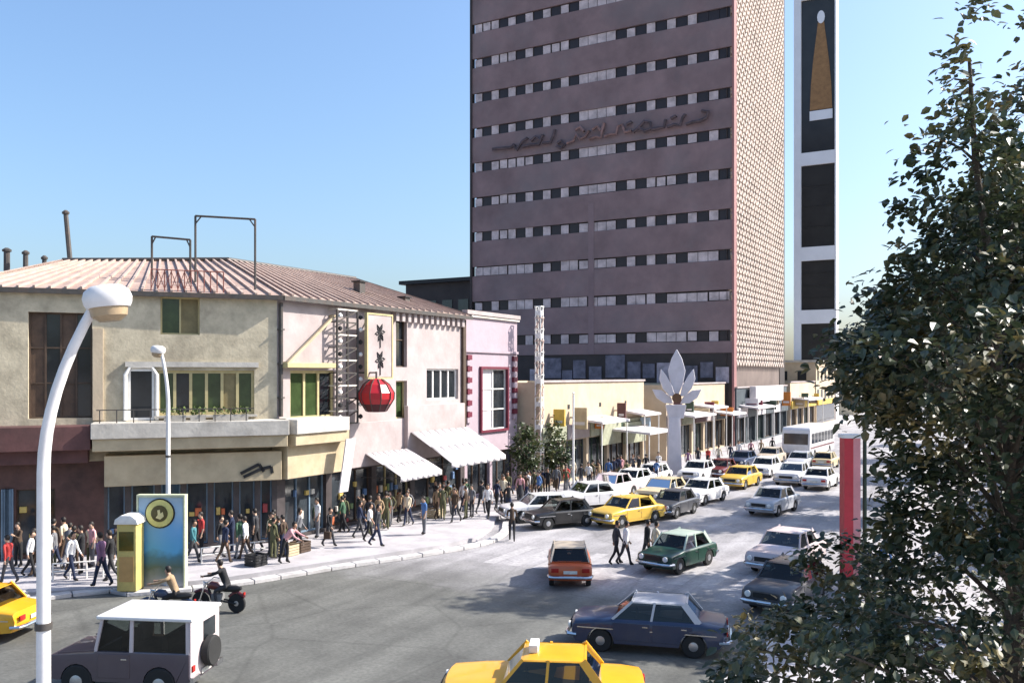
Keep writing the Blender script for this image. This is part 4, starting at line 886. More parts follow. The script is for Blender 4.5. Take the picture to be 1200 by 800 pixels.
def make_sedan(L=4.28, W=1.62, roof=1.42, belt=.93, hood=.86, trunk=.88, ws=(.92, .38), rs=(-1.42, -1.02), tail=-2.14, nose=2.12, round_=False, axle=1.24):
    K = {}; hw = W / 2; P = []
    fz = .52
    if round_:
        top = [(nose - .05, .45), (nose, .58), (nose - .12, .78), (nose - .45, .92), (ws[0] + .1, belt + .02), (-1.2, belt + .08), (tail + .5, .92), (tail + .12, .74), (tail, .5)]
    else:
        top = [(nose - .02, .42), (nose, .56), (nose - .03, .74), (nose - .12, hood - .04), (nose - .9, hood + .03), (ws[0] + .08, belt - .01), (rs[0] - .1, belt), (tail + .45, trunk + .02), (tail + .06, trunk - .03), (tail, .62), (tail + .02, .44)]
    pr = [(nose - .1, .27)] + top + [(tail + .12, .3)]
    bot = [(-axle - .38, .27)] + arc(-axle, .3, .365, 175, 5, 8) + [(-axle + .38, .26), (axle - .38, .26)] + arc(axle, .3, .365, 175, 5, 8) + [(axle + .38, .27)]
    poly = pr + bot
    b = MB(); n = len(poly); sl = []
    for y, s in ((-hw, 0), (-hw + .02, 1), (hw - .02, 1), (hw, 0)): sl.append((y, s))
    ntop = len(pr); rows = []
    def ring(y, sh):
        r_ = []
        for i, (x, z) in enumerate(poly):
            if i < ntop:                      # upper outline: plan curve of nose and tail, crowned top, rounded shoulder
                f = (abs(y) / hw) ** 2.4; x2 = x - math.copysign(.11, x) * f * (abs(x) > 1.5); z2 = z + .022 * (1 - f) * (z > .7)
                if z > .5: z2 = .5 + (z2 - .5) * sh
                r_.append(Vector((x2, y, z2)))
            else: r_.append(Vector((x, y, z)))
        return r_
    for y, sh in ((-hw, .80), (-hw + .02, .885), (-hw + .065, .955), (-hw + .14, 1), (-hw * .5, 1), (0, 1), (hw * .5, 1), (hw - .14, 1), (hw - .065, .955), (hw - .02, .885), (hw, .80)): rows.append(ring(y, sh))
    vs = [p for r_ in rows for p in r_]; fs = [tuple(range(n))[::-1], tuple(range((len(rows) - 1) * n, len(rows) * n))]
    for j in range(len(rows) - 1):
        for i in range(n): fs.append((j * n + i, j * n + (i + 1) % n, (j + 1) * n + (i + 1) % n, (j + 1) * n + i))
    b.add(vs, fs); K['body'] = b.mesh('body', paint('base', (.5, .5, .5)), angle=38)
    hb, ht = hw - .075, hw - .2
    z0, z1 = belt - .02, roof - .05
    wsb, wst = (ws[0], z0), (ws[1], z1); rsb, rst = (rs[0], z0), (rs[1], z1)
    def gl(name, pts): m = MB(); m.add(pts, [(0, 1, 2, 3)]); K[name] = m.mesh(name, CARGLASS)
    gl('windscreen', [(wsb[0], -hb, z0), (wsb[0], hb, z0), (wst[0], ht, z1), (wst[0], -ht, z1)])
    gl('rear_window', [(rsb[0], -hb, z0), (rsb[0], hb, z0), (rst[0], ht, z1), (rst[0], -ht, z1)])
    midb = (wsb[0] + rsb[0]) / 2 + .12; midt = (wst[0] + rst[0]) / 2 + .1
    for sd, nm in ((-1, 'r'), (1, 'l')):
        gl('sf' + nm, [(wsb[0], sd * hb, z0), (midb, sd * hb, z0), (midt, sd * ht, z1), (wst[0], sd * ht, z1)])
        gl('sr' + nm, [(midb, sd * hb, z0), (rsb[0], sd * hb, z0), (rst[0], sd * ht, z1), (midt, sd * ht, z1)])
    # roof: a crowned shell
    r = MB(); nx, ny = 8, 6; vs = []
    for j in range(ny + 1):
        for i in range(nx + 1):
            u, v = i / nx, j / ny * 2 - 1; x = wst[0] + .05 + (rst[0] - .06 - wst[0] - .05) * u; y = v * (ht + .02)
            e = max(abs(u * 2 - 1) ** 4, abs(v) ** 4); vs.append((x, y, roof - .055 * e - .012))
    fs = [(j * (nx + 1) + i, j * (nx + 1) + i + 1, (j + 1) * (nx + 1) + i + 1, (j + 1) * (nx + 1) + i) for j in range(ny) for i in range(nx)]
    r.add(vs, fs); o = len(r.v); r.add([(p[0], p[1], z1 - .03) for p in vs], [f[::-1] for f in fs])
    per = list(range(nx + 1)) + [(j) * (nx + 1) + nx for j in range(1, ny + 1)] + [ny * (nx + 1) + i for i in range(nx - 1, -1, -1)] + [j * (nx + 1) for j in range(ny - 1, 0, -1)]
    for a, c in zip(per, per[1:] + per[:1]): r.f.append([a, c, c + o, a + o]); r.m.append(0)
    K['roof'] = r.mesh('roof', paint('base', (.5, .5, .5)), angle=50)
    K['pl'] = []
    for sd in (-1, 1):
        for (bx, tx, wd) in ((wsb[0], wst[0], .07), (midb, midt, .06), (rsb[0] + .03, rst[0] + .03, .17)):
            p = MB(); p.bar((bx, sd * hb, z0 - .02), (tx, sd * ht, z1 + .01), .05, wd, up=Vector((1, 0, 0))); K['pl'].append(p.mesh('pillar', paint('base', (.5, .5, .5))))
    for nm, x, dx in (('front_bumper', nose, .06), ('rear_bumper', tail, -.06)):
        m = MB(); m.tube([(x - dx * 4, -hw - .01, .45), (x, -hw + .04, .45), (x + dx, -hw + .2, .45), (x + dx, hw - .2, .45), (x, hw - .04, .45), (x - dx * 4, hw + .01, .45)], .055, 8); K[nm] = m.mesh(nm, CHROME)
    m = MB(); m.box(nose - .03, nose + .012, -hw + .42, hw - .42, .56, .72)
    K['grille'] = m.mesh('grille', BLACK)
    m = MB(); m.lathe([(.1, -.03), (.1, .02), (.07, .035), (.01, .04)], 14, (0, 0, 0), 'X'); K['headlamp'] = m.mesh('headlamp', HEAD)
    m = MB(); m.box(-.02, .02, -.13, .13, -.07, .07); K['tail_lamp'] = m.mesh('tail_lamp', TAIL, bevel=.01)
    m = MB(); m.box(-.008, .008, -.24, .24, -.055, .055); K['number_plate'] = m.mesh('number_plate', PLATE)
    m = MB(); dz0, dz1 = .36, .5 + (belt - .5) * .80 - .01
    d1 = [(midb + .03, dz0), (axle - .42, dz0), (ws[0] - .02, .52), (ws[0] - .02, dz1), (midb + .03, dz1)]
    d2 = [(midb - .03, dz0), (midb - .03, dz1), (rs[0] + .2, dz1), (rs[0] + .2, .74), (-axle + .4, .52), (-axle + .4, dz0)]
    for nm, d in (('front_door', d1), ('rear_door', d2)):
        for sd in (-1, 1): m = MB(); m.prism(d, T2, sd * (hw - .02), sd * (hw + .012)); K[nm + ('l' if sd > 0 else 'r')] = m.mesh('door', paint('base', (.5, .5, .5)), bevel=.008, seg=1)
    m = MB(); m.box(-.07, .07, -.012, .012, -.014, .014); K['handle'] = m.mesh('door_handle', CHROME)
    K['p'] = dict(hw=hw, nose=nose, tail=tail, axle=axle, midb=midb, rs=rs, round_=round_, belt=belt, ws=ws)
    m = MB(); zf = belt + .014; f = hb - .03
    m.add([(rs[0] + .06, -f, zf), (ws[0] - .06, -f, zf), (ws[0] - .06, f, zf), (rs[0] + .06, f, zf)], [(0, 1, 2, 3)])
    for y0, y1 in ((-.56, -.06), (.06, .56)): m.hexa([(-.28, y0, zf), (-.12, y0, zf), (-.12, y1, zf), (-.28, y1, zf), (-.36, y0 + .04, zf + .22), (-.24, y0 + .04, zf + .22), (-.24, y1 - .04, zf + .22), (-.36, y1 - .04, zf + .22)])
    m.hexa([(rs[0] + .3, -f + .06, zf), (rs[0] + .5, -f + .06, zf), (rs[0] + .5, f - .06, zf), (rs[0] + .3, f - .06, zf), (rs[0] + .26, -f + .14, zf + .2), (rs[0] + .36, -f + .14, zf + .2), (rs[0] + .36, f - .14, zf + .2), (rs[0] + .26, f - .14, zf + .2)])
    m.tube([(.28 + .02 * math.cos(a_ * .7854), .33 + .17 * math.sin(a_ * .7854), zf + .08 + .15 * math.cos(a_ * .7854)) for a_ in range(9)], .014, 5)
    m.tube([(.22, -.33, zf), (.16, -.33, zf + .2)], [.18, .12], 8) if False else None
    K['cabin'] = m.mesh('seats', SEAT)
    m = MB(); m.bar((tail + .3, hw - .001, .62), (nose - .25, hw - .001, .66), .02, .03); m.bar((tail + .3, -hw + .001, .62), (nose - .25, -hw + .001, .66), .02, .03); K['trim'] = m.mesh('side_trim', CHROME)
    return K
SED = make_sedan()
OLD = make_sedan(L=4.5, W=1.72, roof=1.48, belt=.96, hood=.90, trunk=.93, ws=(.8, .35), rs=(-1.35, -.95), tail=-2.3, nose=2.2, axle=1.32)
BUG = make_sedan(L=4.0, W=1.55, roof=1.5, belt=.92, ws=(.75, .38), rs=(-1.3, -.75), tail=-2.0, nose=1.98, round_=True, axle=1.18)
SMALL = make_sedan(L=3.7, W=1.52, roof=1.38, belt=.88, hood=.82, trunk=.84, ws=(.75, .28), rs=(-1.35, -1.0), tail=-1.85, nose=1.85, axle=1.1)
def place_car(K, px, py, yaw, col, label, cname='car', category='car', roofcol=None, taxi=False, group=None, detail=True, at=None, z=.004, vis=True):
    loc = at or G(px, py, z); loc = Vector((loc[0], loc[1], z)); r = thing(cname, label, category, loc, group, R(yaw)); q = K['p']
    r.rotation_euler = (0, 0, R(yaw))
    inst(K['body'], 'body', r, m=col); inst(K['roof'], 'roof', r, m=roofcol or col); [inst(q_, 'pillar', r, m=roofcol or col) for q_ in K['pl']]
    for nm in ('windscreen', 'rear_window'): inst(K[nm], nm, r)
    for nm in ('sfr', 'sfl', 'srr', 'srl'): inst(K[nm], 'side_window', r)
    inst(K['front_bumper'], 'front_bumper', r); inst(K['rear_bumper'], 'rear_bumper', r); inst(K['grille'], 'grille', r)
    for sx in (-1, 1):
        for sy in (-1, 1):
            wv = inst(WT, 'wheel', r, (sx * q['axle'], sy * (q['hw'] - .1), .31)); inst(WH, 'hub_cap', wv, rot=(0, 0, 0 if sy > 0 else math.pi))
    for sy in (-1, 1):
        inst(K['headlamp'], 'headlight', r, (q['nose'] - .01, sy * (q['hw'] - .24), .645)); inst(K['tail_lamp'], 'tail_light', r, (q['tail'] + .02, sy * (q['hw'] - .22), .68))
    inst(K['number_plate'], 'number_plate', r, (q['nose'] + .075, 0, .45)); inst(K['number_plate'], 'number_plate', r, (q['tail'] - .015, 0, .62))
    if detail:
        inst(K['trim'], 'side_trim', r)
        for sd in ('l', 'r'):
            sy = 1 if sd == 'l' else -1
            for dn, hx in (('front_door', q['midb'] + .16), ('rear_door', q['rs'][0] + .42)):
                d = inst(K[dn + sd], 'door', r, m=col); inst(K['handle'], 'door_handle', d, (hx, sy * (q['hw'] + .022), .5 + (q['belt'] - .5) * .8 - .09))
    inst(K['cabin'], 'seats', r)
    if taxi:
        m = MB(); m.box(.05, .25, -.28, .28, K_roofz(K) - .01, K_roofz(K) + .16); o = inst(m.mesh('taxi_sign', M_wfr, bevel=.02), 'taxi_sign', r)
    return r
def K_roofz(K): return max(v.co.z for v in K['roof'].vertices)
pc = {n: paint(n, c) for n, c in dict(orange=(.50, .10, .03), taxi=(.70, .34, .012), taxi2=(.66, .42, .07), blue=(.014, .028, .07), green=(.01, .045, .03), white=(.72, .70, .69), cream=(.62, .50, .30), black=(.008, .008, .009), silver=(.42, .43, .46), grey=(.06, .06, .065), pinkw=(.60, .50, .49), dkblue=(.03, .045, .09), beige=(.5, .42, .33), ltgreen=(.42, .5, .42), maroon=(.12, .02, .02), mauve=(.085, .062, .075), stone=(.55, .47, .47)).items()}
gp_ = 'cars in the street'
place_car(SMALL, 667, 677, 117, pc['orange'], 'small orange car with a pale roof stopped before the zebra crossing', roofcol=pc['beige'])
place_car(SED, 760, 757, 196, pc['blue'], 'dark blue sedan with a pale bluish roof turning across the road', roofcol=pc['silver'])
place_car(OLD, 634, 838, 204, pc['taxi'], 'bright yellow orange taxi with a white roof sign near the blue sedan', 'taxi', 'taxi', taxi=True)
place_car(SED, -43, 743, 207, pc['taxi'], 'orange taxi driving along the kerb by the maroon shop', 'taxi', 'taxi')
place_car(SMALL, 795, 664, 258, pc['green'], 'small dark green car waiting at the zebra crossing', roofcol=pc['ltgreen'])
place_car(SED, 906, 600, 262, pc['silver'], 'silver car driving alone beside the tree shade')
place_car(SED, 735, 613, 250, pc['taxi2'], 'pale yellow taxi at the head of the waiting row', 'taxi', 'taxi')
place_car(SMALL, 657, 616, 236, pc['black'], 'black car between the yellow taxi and a white car')
place_car(SED, 633, 609, 226, pc['white'], 'white car at the kerb beside the black car')
place_car(OLD, 690, 594, 236, pc['white'], 'white car behind the black car and beside the white pole')
place_car(OLD, 778, 588, 262, pc['cream'], 'cream car right behind the pale yellow taxi')
place_car(SED, 823, 588, 262, pc['white'], 'white car beside the cream car in the middle lane')
place_car(SMALL, 789, 603, 264, pc['grey'], 'dark grey car squeezed beside the cream car')
place_car(SED, 868, 570, 265, pc['taxi2'], 'yellow taxi farther up the street behind the white car', 'taxi', 'taxi')
place_car(SED, 741, 574, 265, pc['white'], 'white car parked before the lotus sign column', detail=False)
place_car(OLD, 716, 582, 262, pc['stone'], 'pinkish grey car parked near the thin white pole', detail=False)
place_car(SMALL, 765, 566, 267, pc['white'], 'small white car parked at the lotus sign', detail=False)
place_car(SED, 897, 557, 268, pc['white'], 'white car behind the farther yellow taxi', detail=False)
place_car(SMALL, 845, 559, 268, pc['maroon'], 'dark maroon car parked by the canopy posts', detail=False)
place_car(SED, 818, 562, 268, pc['white'], 'white car parked under the cream shop canopies', detail=False)
place_car(OLD, 930, 566, 268, pc['white'], 'white car in the far middle lane past the silver car', detail=False)
place_car(SED, 962, 571, 88, pc['white'], 'white car driving away on the far right lane', detail=False)
place_car(SED, 903, 543, 268, pc['beige'], 'beige car far up the street before the bus', detail=False)
place_car(SED, 938, 549, 268, pc['silver'], 'silver grey car far up the street beside the beige car', detail=False)
place_car(SMALL, 968, 548, 88, pc['cream'], 'small cream car far away near the bus', detail=False)
place_car(SED, 870, 548, 268, pc['dkblue'], 'dark blue car parked far along the shops', detail=False)
place_car(OLD, 922, 664, 262, pc['pinkw'], 'pinkish white car parked at the right kerb past the green car')
place_car(SED, 925, 706, 262, pc['grey'], 'dark grey car parked at the right kerb under the leaves')

# ---- boxy off-roader
loc = G(160, 806, .004); J = thing('off_roader', 'boxy mauve off-roader with white roof and spare wheel on its rear', 'off-roader', loc, rz=R(203))
hw = .76; prof = [(1.72, .45), (1.72, .98), (.62, 1.06), (.60, 1.10), (-1.70, 1.10), (-1.70, .42), (-1.36, .42)] + arc(-.98, .40, .40, 178, 2, 8) + [(-.4, .40), (.55, .40)] + arc(1.05, .40, .40, 178, 2, 8) + [(1.6, .42)]
mb = MB(); mb.prism(prof, T2, -hw, hw); o = mb.build('body', pc['mauve'], J, bevel=.03, sel=lambda e: all(v.co.z > .9 for v in e.verts))
for sd in (-1, 1):
    for p_, q_, a_, b_ in (((.60, sd * .72, 1.08), (.45, sd * .68, 1.84), .05, .07), ((-.28, sd * .72, 1.08), (-.28, sd * .68, 1.84), .05, .08), ((-1.66, sd * .71, 1.08), (-1.64, sd * .68, 1.84), .08, .08)):
        mb = MB(); mb.bar(p_, q_, a_, b_, up=Vector((1, 0, 0))); mb.build('pillar', pc['stone'], J)
mb = MB(); mb.box(-1.78, .56, -.78, .78, 1.84, 1.93); mb.build('roof', pc['white'], J, bevel=.04, seg=3)
def q4(nm, pts, m=GLASS): mb = MB(); mb.add(pts, [(0, 1, 2, 3)]); return mb.build(nm, CARGLASS, J)
q4('windscreen', [(.6, -.7, 1.08), (.6, .7, 1.08), (.45, .67, 1.84), (.45, -.67, 1.84)])
for sd in (-1, 1):
    q4('side_window', [(.6, sd * .70, 1.1), (-.28, sd * .70, 1.1), (-.28, sd * .665, 1.84), (.46, sd * .665, 1.84)]); q4('side_window', [(-.28, sd * .70, 1.1), (-1.64, sd * .70, 1.1), (-1.62, sd * .665, 1.84), (-.28, sd * .665, 1.84)])
mb = MB(); mb.add([(-1.64, -.69, 1.112), (.56, -.69, 1.112), (.56, .69, 1.112), (-1.64, .69, 1.112)], [(0, 1, 2, 3)])
for y0, y1 in ((-.6, -.08), (.08, .6)): mb.box(-.12, .02, y0, y1, 1.112, 1.5)
mb.box(-1.1, -.98, -.6, .6, 1.112, 1.45); mb.build('seats', SEAT, J)
mb = MB(); mb.box(-1.735, -1.69, -.74, .74, .50, 1.83); rd_ = mb.build('rear_door', pc['stone'], J, bevel=.02)
mb = MB(); mb.box(-1.75, -1.725, -.50, .12, 1.25, 1.70); mb.build('rear_window', GLASS, rd_, bevel=.02)
def wheel_at(x, y, z, s=1.25, rot=(0, 0, 0), nm='wheel'): w_ = inst(WT, nm, J, (x, y, z), rot, scale=(s, s, s)); inst(WH, 'hub_cap', w_, rot=(0, 0, 0 if y > 0 else math.pi)); return w_
for x in (-.98, 1.05):
    for y in (-.68, .68): wheel_at(x, y, .385)
wheel_at(-1.87, -.02, .98, 1.15, (0, 0, R(90)), 'spare_wheel')
mb = MB(); mb.box(1.72, 1.80, -.78, .78, .48, .60); mb.build('front_bumper', CHROME, J); 
for y_ in (-.78, .45): mb = MB(); mb.box(-1.82, -1.74, y_, y_ + .33, .46, .58); mb.build('rear_bumper', CHROME, J)
mb = MB(); mb.box(1.70, 1.735, -.36, .36, .62, .95); mb.build('grille', BLACK, J)
for sd in (-1, 1):
    inst(SED['headlamp'], 'headlight', J, (1.73, sd * .52, .8)); inst(SED['tail_lamp'], 'tail_light', J, (-1.75, sd * .64, .75), scale=(1, .5, 1))
    mb = MB(); mb.hexa([(.62, sd * .745, 1.10), (1.5, sd * .745, 1.02), (1.5, sd * .76, 1.02), (.62, sd * .76, 1.1)] * 1 + [(.62, sd * .745, 1.13), (1.5, sd * .745, 1.05), (1.5, sd * .76, 1.05), (.62, sd * .76, 1.13)]); mb.build('wing_edge', pc['mauve'], J)
    mb = MB(); mb.prism([(.52, .5), (.52, 1.06), (-.26, 1.06), (-.26, .5)], T2, sd * .755, sd * .775); d_ = mb.build('door', pc['mauve'], J, bevel=.008, seg=1); mb = MB(); mb.box(-.2, -.06, sd * .775 - .012, sd * .775 + .02, .93, .96); mb.build('door_handle', CHROME, d_)
inst(SED['number_plate'], 'number_plate', J, (-1.76, .0, .56))
# ---- bus
loc = G(948, 535, .004); Bs = thing('bus', 'white city bus far up the street before the yellow shop', 'bus', loc, rz=R(267))
hw = 1.22; prof = [(4.6, .5), (4.68, 1.2), (4.5, 2.75), (4.3, 2.95), (-4.5, 2.95), (-4.62, 2.7), (-4.62, .5), (-3.3, .5)] + arc(-2.8, .48, .5, 176, 4, 8) + [(-2.2, .5), (2.3, .5)] + arc(2.9, .48, .5, 176, 4, 8) + [(3.5, .5)]
mb = MB(); mb.prism(prof, T2, -hw, hw); mb.build('body', pc['white'], Bs, bevel=.1, seg=3, sel=lambda e: all(v.co.z > 1.1 for v in e.verts))
mb = MB(); mb.hexa([(4.66, -1.05, 1.45), (4.66, 1.05, 1.45), (4.6, 1.05, 1.45), (4.6, -1.05, 1.45), (4.56, -1.05, 2.4), (4.56, 1.05, 2.4), (4.45, 1.05, 2.4), (4.45, -1.05, 2.4)]); mb.build('windscreen', GLASS, Bs)
for i in range(7):
    for sd in (-1, 1): mb = MB(); mb.box(-4.2 + i * 1.2, -3.15 + i * 1.2, sd * hw - .01, sd * hw + .012, 1.5, 2.4); mb.build('window', GLASS, Bs)
for x in (-2.8, 2.9):
    for y in (-1.08, 1.08): w_ = inst(WT, 'wheel', Bs, (x, y, .46), scale=(1.5, 1.5, 1.5)); inst(WH, 'hub_cap', w_, rot=(0, 0, 0 if y > 0 else math.pi))
mb = MB(); mb.box(4.62, 4.75, -1.2, 1.2, .5, .72); mb.build('front_bumper', CHROME, Bs)
for y in (-.85, .85): inst(SED['headlamp'], 'headlight', Bs, (4.66, y, .95), scale=(1.2, 1.2, 1.2))
for sd in (-1, 1): mb = MB(); mb.box(-4.5, 4.4, sd * hw - .01, sd * hw + .013, 1.05, 1.2); mb.build('stripe', pc['maroon'], Bs)
# ---- motorcycles
def motorbike(px, py, yaw, col, label):
    loc = G(px, py, .004); m = thing('motorcycle', label, 'motorcycle', loc, 'motorcycles at the kerb', rz=R(yaw))
    for x in (-.62, .66): w_ = inst(WT, 'wheel', m, (x, 0, .30), scale=(.97, .55, .97)); inst(WH, 'hub_cap', w_, scale=(.9, .9, .9))
    mb = MB(); mb.tube([(-.62, .09, .3), (-.1, .09, .38), (.25, .06, .38), (.42, 0, .8)], .028, 6); mb.tube([(-.62, -.09, .3), (-.1, -.09, .38), (.25, -.06, .38), (.42, 0, .8)], .028, 6); mb.tube([(-.7, 0, .7), (.0, 0, .66), (.42, 0, .82)], .03, 6); mb.build('frame', BLACK, m)
    mb = MB(); mb.tube([(.66, .07, .3), (.46, .07, .86)], .025, 6); mb.tube([(.66, -.07, .3), (.46, -.07, .86)], .025, 6); mb.build('fork', CHROME, m)
    mb = MB(); mb.tube([(.2, -.33, .98), (.38, -.3, 1.0), (.44, -.08, .9), (.44, .08, .9), (.38, .3, 1.0), (.2, .33, .98)], .018, 6); mb.build('handlebar', CHROME, m)
    mb = MB(); mb.tube([(.4, 0, .78), (.28, 0, .82), (.1, 0, .8), (-.02, 0, .74)], [.06, .13, .13, .07], 10); mb.build('tank', col, m)
    mb = MB(); mb.tube([(.02, 0, .76), (-.2, 0, .74), (-.6, 0, .76), (-.78, 0, .78)], [.06, .11, .11, .05], 8); mb.build('saddle', BLACK, m)
    mb = MB(); mb.box(-.12, .22, -.13, .13, .3, .58); mb.build('engine', mat('engine_grey', (.18, .18, .18), .5, .3, 5), m, bevel=.03); mb = MB(); mb.tube([(.15, -.15, .33), (-.1, -.16, .27), (-.8, -.17, .33)], [.025, .03, .045], 6); mb.build('exhaust', CHROME, m)
    inst(SED['headlamp'], 'headlight', m, (.5, 0, .84), scale=(.9, .9, .9))
    mb = MB(); mb.tube([(.28, 0, .5), (.45, 0, .63), (.66, 0, .66), (.87, 0, .58)], .05, 6); mb.build('mudguard', col, m); mb = MB(); mb.tube([(-.35, 0, .5), (-.5, 0, .62), (-.64, 0, .66), (-.9, 0, .52)], .05, 6); mb.build('mudguard', col, m)
    inst(SED['tail_lamp'], 'tail_light', m, (-.88, 0, .62), scale=(1, .4, .6))
    return loc, yaw
BIKES = [motorbike(257, 716, 196, pc['maroon'], 'dark maroon motorcycle with a rider crossing the square'), motorbike(196, 726, 204, pc['dkblue'], 'dark blue motorcycle behind the white roofed off-roader')]
# ================================================================== people
SKIN = [mat('skin_%d' % i, c, .6, .08, 6) for i, c in enumerate([(.42, .25, .17), (.33, .19, .125), (.48, .31, .22)])]
HAIR = mat('hair_black', (.015, .011, .009), .6, .3, 10); SHOE = mat('shoe_black', (.02, .017, .015), .5, .2, 6)
def pose(kind):
    rnd = random.Random(kind)
    P = dict(lean=0, la=0, ra=0, ll=0, rl=0, lk=0, rk=0, le=15, re=15, spread=6)
    if kind == 'pocket': P.update(lean=2, ll=11, rl=-10, rk=13, la=-12, ra=-10, le=48, re=40, spread=14)
    elif kind == 'wave': P.update(la=8, ra=75, le=20, re=60, ll=6, rl=-6, rk=6)
    elif kind == 'hips': P.update(la=-20, ra=-8, le=60, re=14, spread=18, ll=3, rl=-6, lean=-2)
    elif kind.startswith('walk'):
        s = {'walk_a': 1, 'walk_b': -1, 'walk_c': .7}[kind]; P.update(lean=3, ll=17 * s, rl=-15 * s, lk=(4 if s > 0 else 20), rk=(20 if s > 0 else 4), la=-15 * s, ra=15 * s, le=20, re=20)
    elif kind == 'stand': P.update(la=4, ra=-3, le=12, re=14, ll=2, rl=-3)
    elif kind == 'stand_b': P.update(la=30, ra=6, le=95, re=18, ll=-2, rl=6, rk=8, lean=2)
    elif kind == 'carry': P.update(la=26, ra=26, le=70, re=70, ll=14, rl=-14, rk=20, lean=5)
    elif kind == 'bend': P.update(lean=40, la=52, ra=38, le=15, re=25, ll=10, rl=-10, rk=12, lk=14)
    elif kind == 'ride': P.update(lean=24, la=66, ra=66, le=16, re=16, ll=68, rl=68, lk=78, rk=78, spread=9)
    return P
def person_mesh(kind):
    P = pose(kind); V = []; Ed = []; Rd = []; zone = []
    def add(p, r, parent=None, z=None):
        V.append(Vector(p)); Rd.append(r if isinstance(r, tuple) else (r, r)); i = len(V) - 1
        if parent is not None: Ed.append((parent, i)); zone.append((parent, i, z))
        return i
    a = R(P['lean']); rot = lambda v: Vector((v.x * math.cos(a) + v.z * math.sin(a), v.y, -v.x * math.sin(a) + v.z * math.cos(a)))
    hip = Vector((0, 0, .94)); up = lambda x, y, z: hip + rot(Vector((x, y, z - .94)))
    pel = add(hip, (.115, .15)); wst = add(up(0, 0, 1.10), (.10, .132), pel, 1); ch = add(up(.01, 0, 1.30), (.112, .155), wst, 1); nk0 = add(up(0, 0, 1.43), (.07, .10), ch, 1)
    nk = add(up(.01, 0, 1.50), .05, nk0, 0)
    tilt = .4 if kind in ('bend', 'ride') else 1.0
    hc = V[nk]; h1 = add(hc + Vector((.035, 0, .075)), (.082, .072), nk, 0); h2 = add(hc + Vector((.03, 0, .165)), (.092, .078), h1, 0); add(hc + Vector((.02, 0, .215)), (.06, .055), h2, 0)
    nose = add(hc + Vector((.115, 0, .095)), .014, h1, 0)
    for sd, A_, E_ in ((1, P['la'], P['le']), (-1, P['ra'], P['re'])):
        sh = add(up(0, sd * .185, 1.40), .058, nk0, 1); t = R(A_) + 0
        d = Vector((math.sin(t), sd * math.sin(R(P['spread'])), -math.cos(t))).normalized(); el = add(V[sh] + d * .29, .043, sh, 1)
        t2 = R(A_ + E_); d2 = Vector((math.sin(t2), -sd * .04, -math.cos(t2))).normalized(); wr = add(V[el] + d2 * .235, .029, el, 0 if kind in ('stand', 'walk_c', 'carry') else 1)
        hd = add(V[wr] + d2 * .075, (.024, .034), wr, 0); s = d2.cross(Vector((0, 1, 0))).normalized()
        for j in range(4):
            off = s * (j - 1.5) * .02; f1 = add(V[hd] + d2 * .045 + off, .0095, hd, 0); add(V[f1] + (d2 + Vector((0, -sd * .6, 0))).normalized() * (.045 - abs(j - 1.3) * .006), .0085, f1, 0)
        th = add(V[wr] + d2 * .04 + s * -.035, .0105, hd, 0); add(V[th] + (d2 - s * .4).normalized() * .04, .009, th, 0)
    for sd, A_, K_ in ((1, P['ll'], P['lk']), (-1, P['rl'], P['rk'])):
        hp = add(hip + Vector((0, sd * .088, -.06)), .088, pel, 2); t = R(A_); sp = .12 if kind == 'ride' else .02
        d = Vector((math.sin(t), sd * sp, -math.cos(t))).normalized(); kn = add(V[hp] + d * .40, .062, hp, 2)
        t2 = R(A_ - K_); d2 = Vector((math.sin(t2), 0, -math.cos(t2))); an = add(V[kn] + d2 * .40, .043, kn, 2)
        ft = R(A_ - K_) * .6; f = Vector((math.cos(ft), 0, math.sin(ft))); hl = add(V[an] + Vector((0, 0, -.05)) - f * .03, .037, an, 3); add(V[an] + f * .14 + Vector((0, 0, -.06)), (.03, .04), an, 3)
    lo = min(v.z - .035 for v in V)
    if kind != 'ride':
        for v in V: v.z -= lo
    me = bpy.data.meshes.new('p'); me.from_pydata(V, Ed, []); ob = bpy.data.objects.new('tmp', me); COL.objects.link(ob)
    sk = ob.modifiers.new('s', 'SKIN'); sk.use_smooth_shade = True
    for i, sv in enumerate(me.skin_vertices[0].data): sv.radius = Rd[i]; sv.use_root = (i == 0)
    ss = ob.modifiers.new('u', 'SUBSURF'); ss.levels = 1; ss.render_levels = 1
    dg = bpy.context.evaluated_depsgraph_get(); res = bpy.data.meshes.new_from_object(ob.evaluated_get(dg)); res.name = 'person_' + kind
    bpy.data.objects.remove(ob)
    res.materials.clear()
    for m in (SKIN[0], HAIR, HAIR, SHOE): res.materials.append(m)
    for pg in res.polygons:
        c = pg.center; best = (9, 0)
        for i, j, z in zone:
            p, q = V[i], V[j]; e = q - p; t = max(0, min(1, (c - p).dot(e) / max(e.length_squared, 1e-9))); dd = (c - p - e * t).length - (Rd[i][0] * (1 - t) + Rd[j][0] * t)
            if dd < best[0]: best = (dd, z)
        pg.material_index = best[1]; pg.use_smooth = True
    # hair: shell over the top and back of the head
    h = MB(); c = V[h2] + Vector((-.012, 0, .012)); vs = []; fs = []; n = 12
    for k, (rr_, zz) in enumerate(((.005, .105), (.055, .092), (.088, .05), (.098, .0), (.094, -.05), (.07, -.095))):
        for j in range(n):
            an = 2 * math.pi * j / n; fx = math.cos(an); z_ = zz
            if fx > .2 and zz < .06: z_ = max(zz, .045)
            vs.append(c + Vector((rr_ * fx * 1.05, rr_ * math.sin(an) * .92, z_)))
    for i in range(5):
        for j in range(n): fs.append((i * n + j, i * n + (j + 1) % n, (i + 1) * n + (j + 1) % n, (i + 1) * n + j))
    fs.append(tuple(range(n))); h.add(vs, fs)
    hair = h.mesh('hair', HAIR)
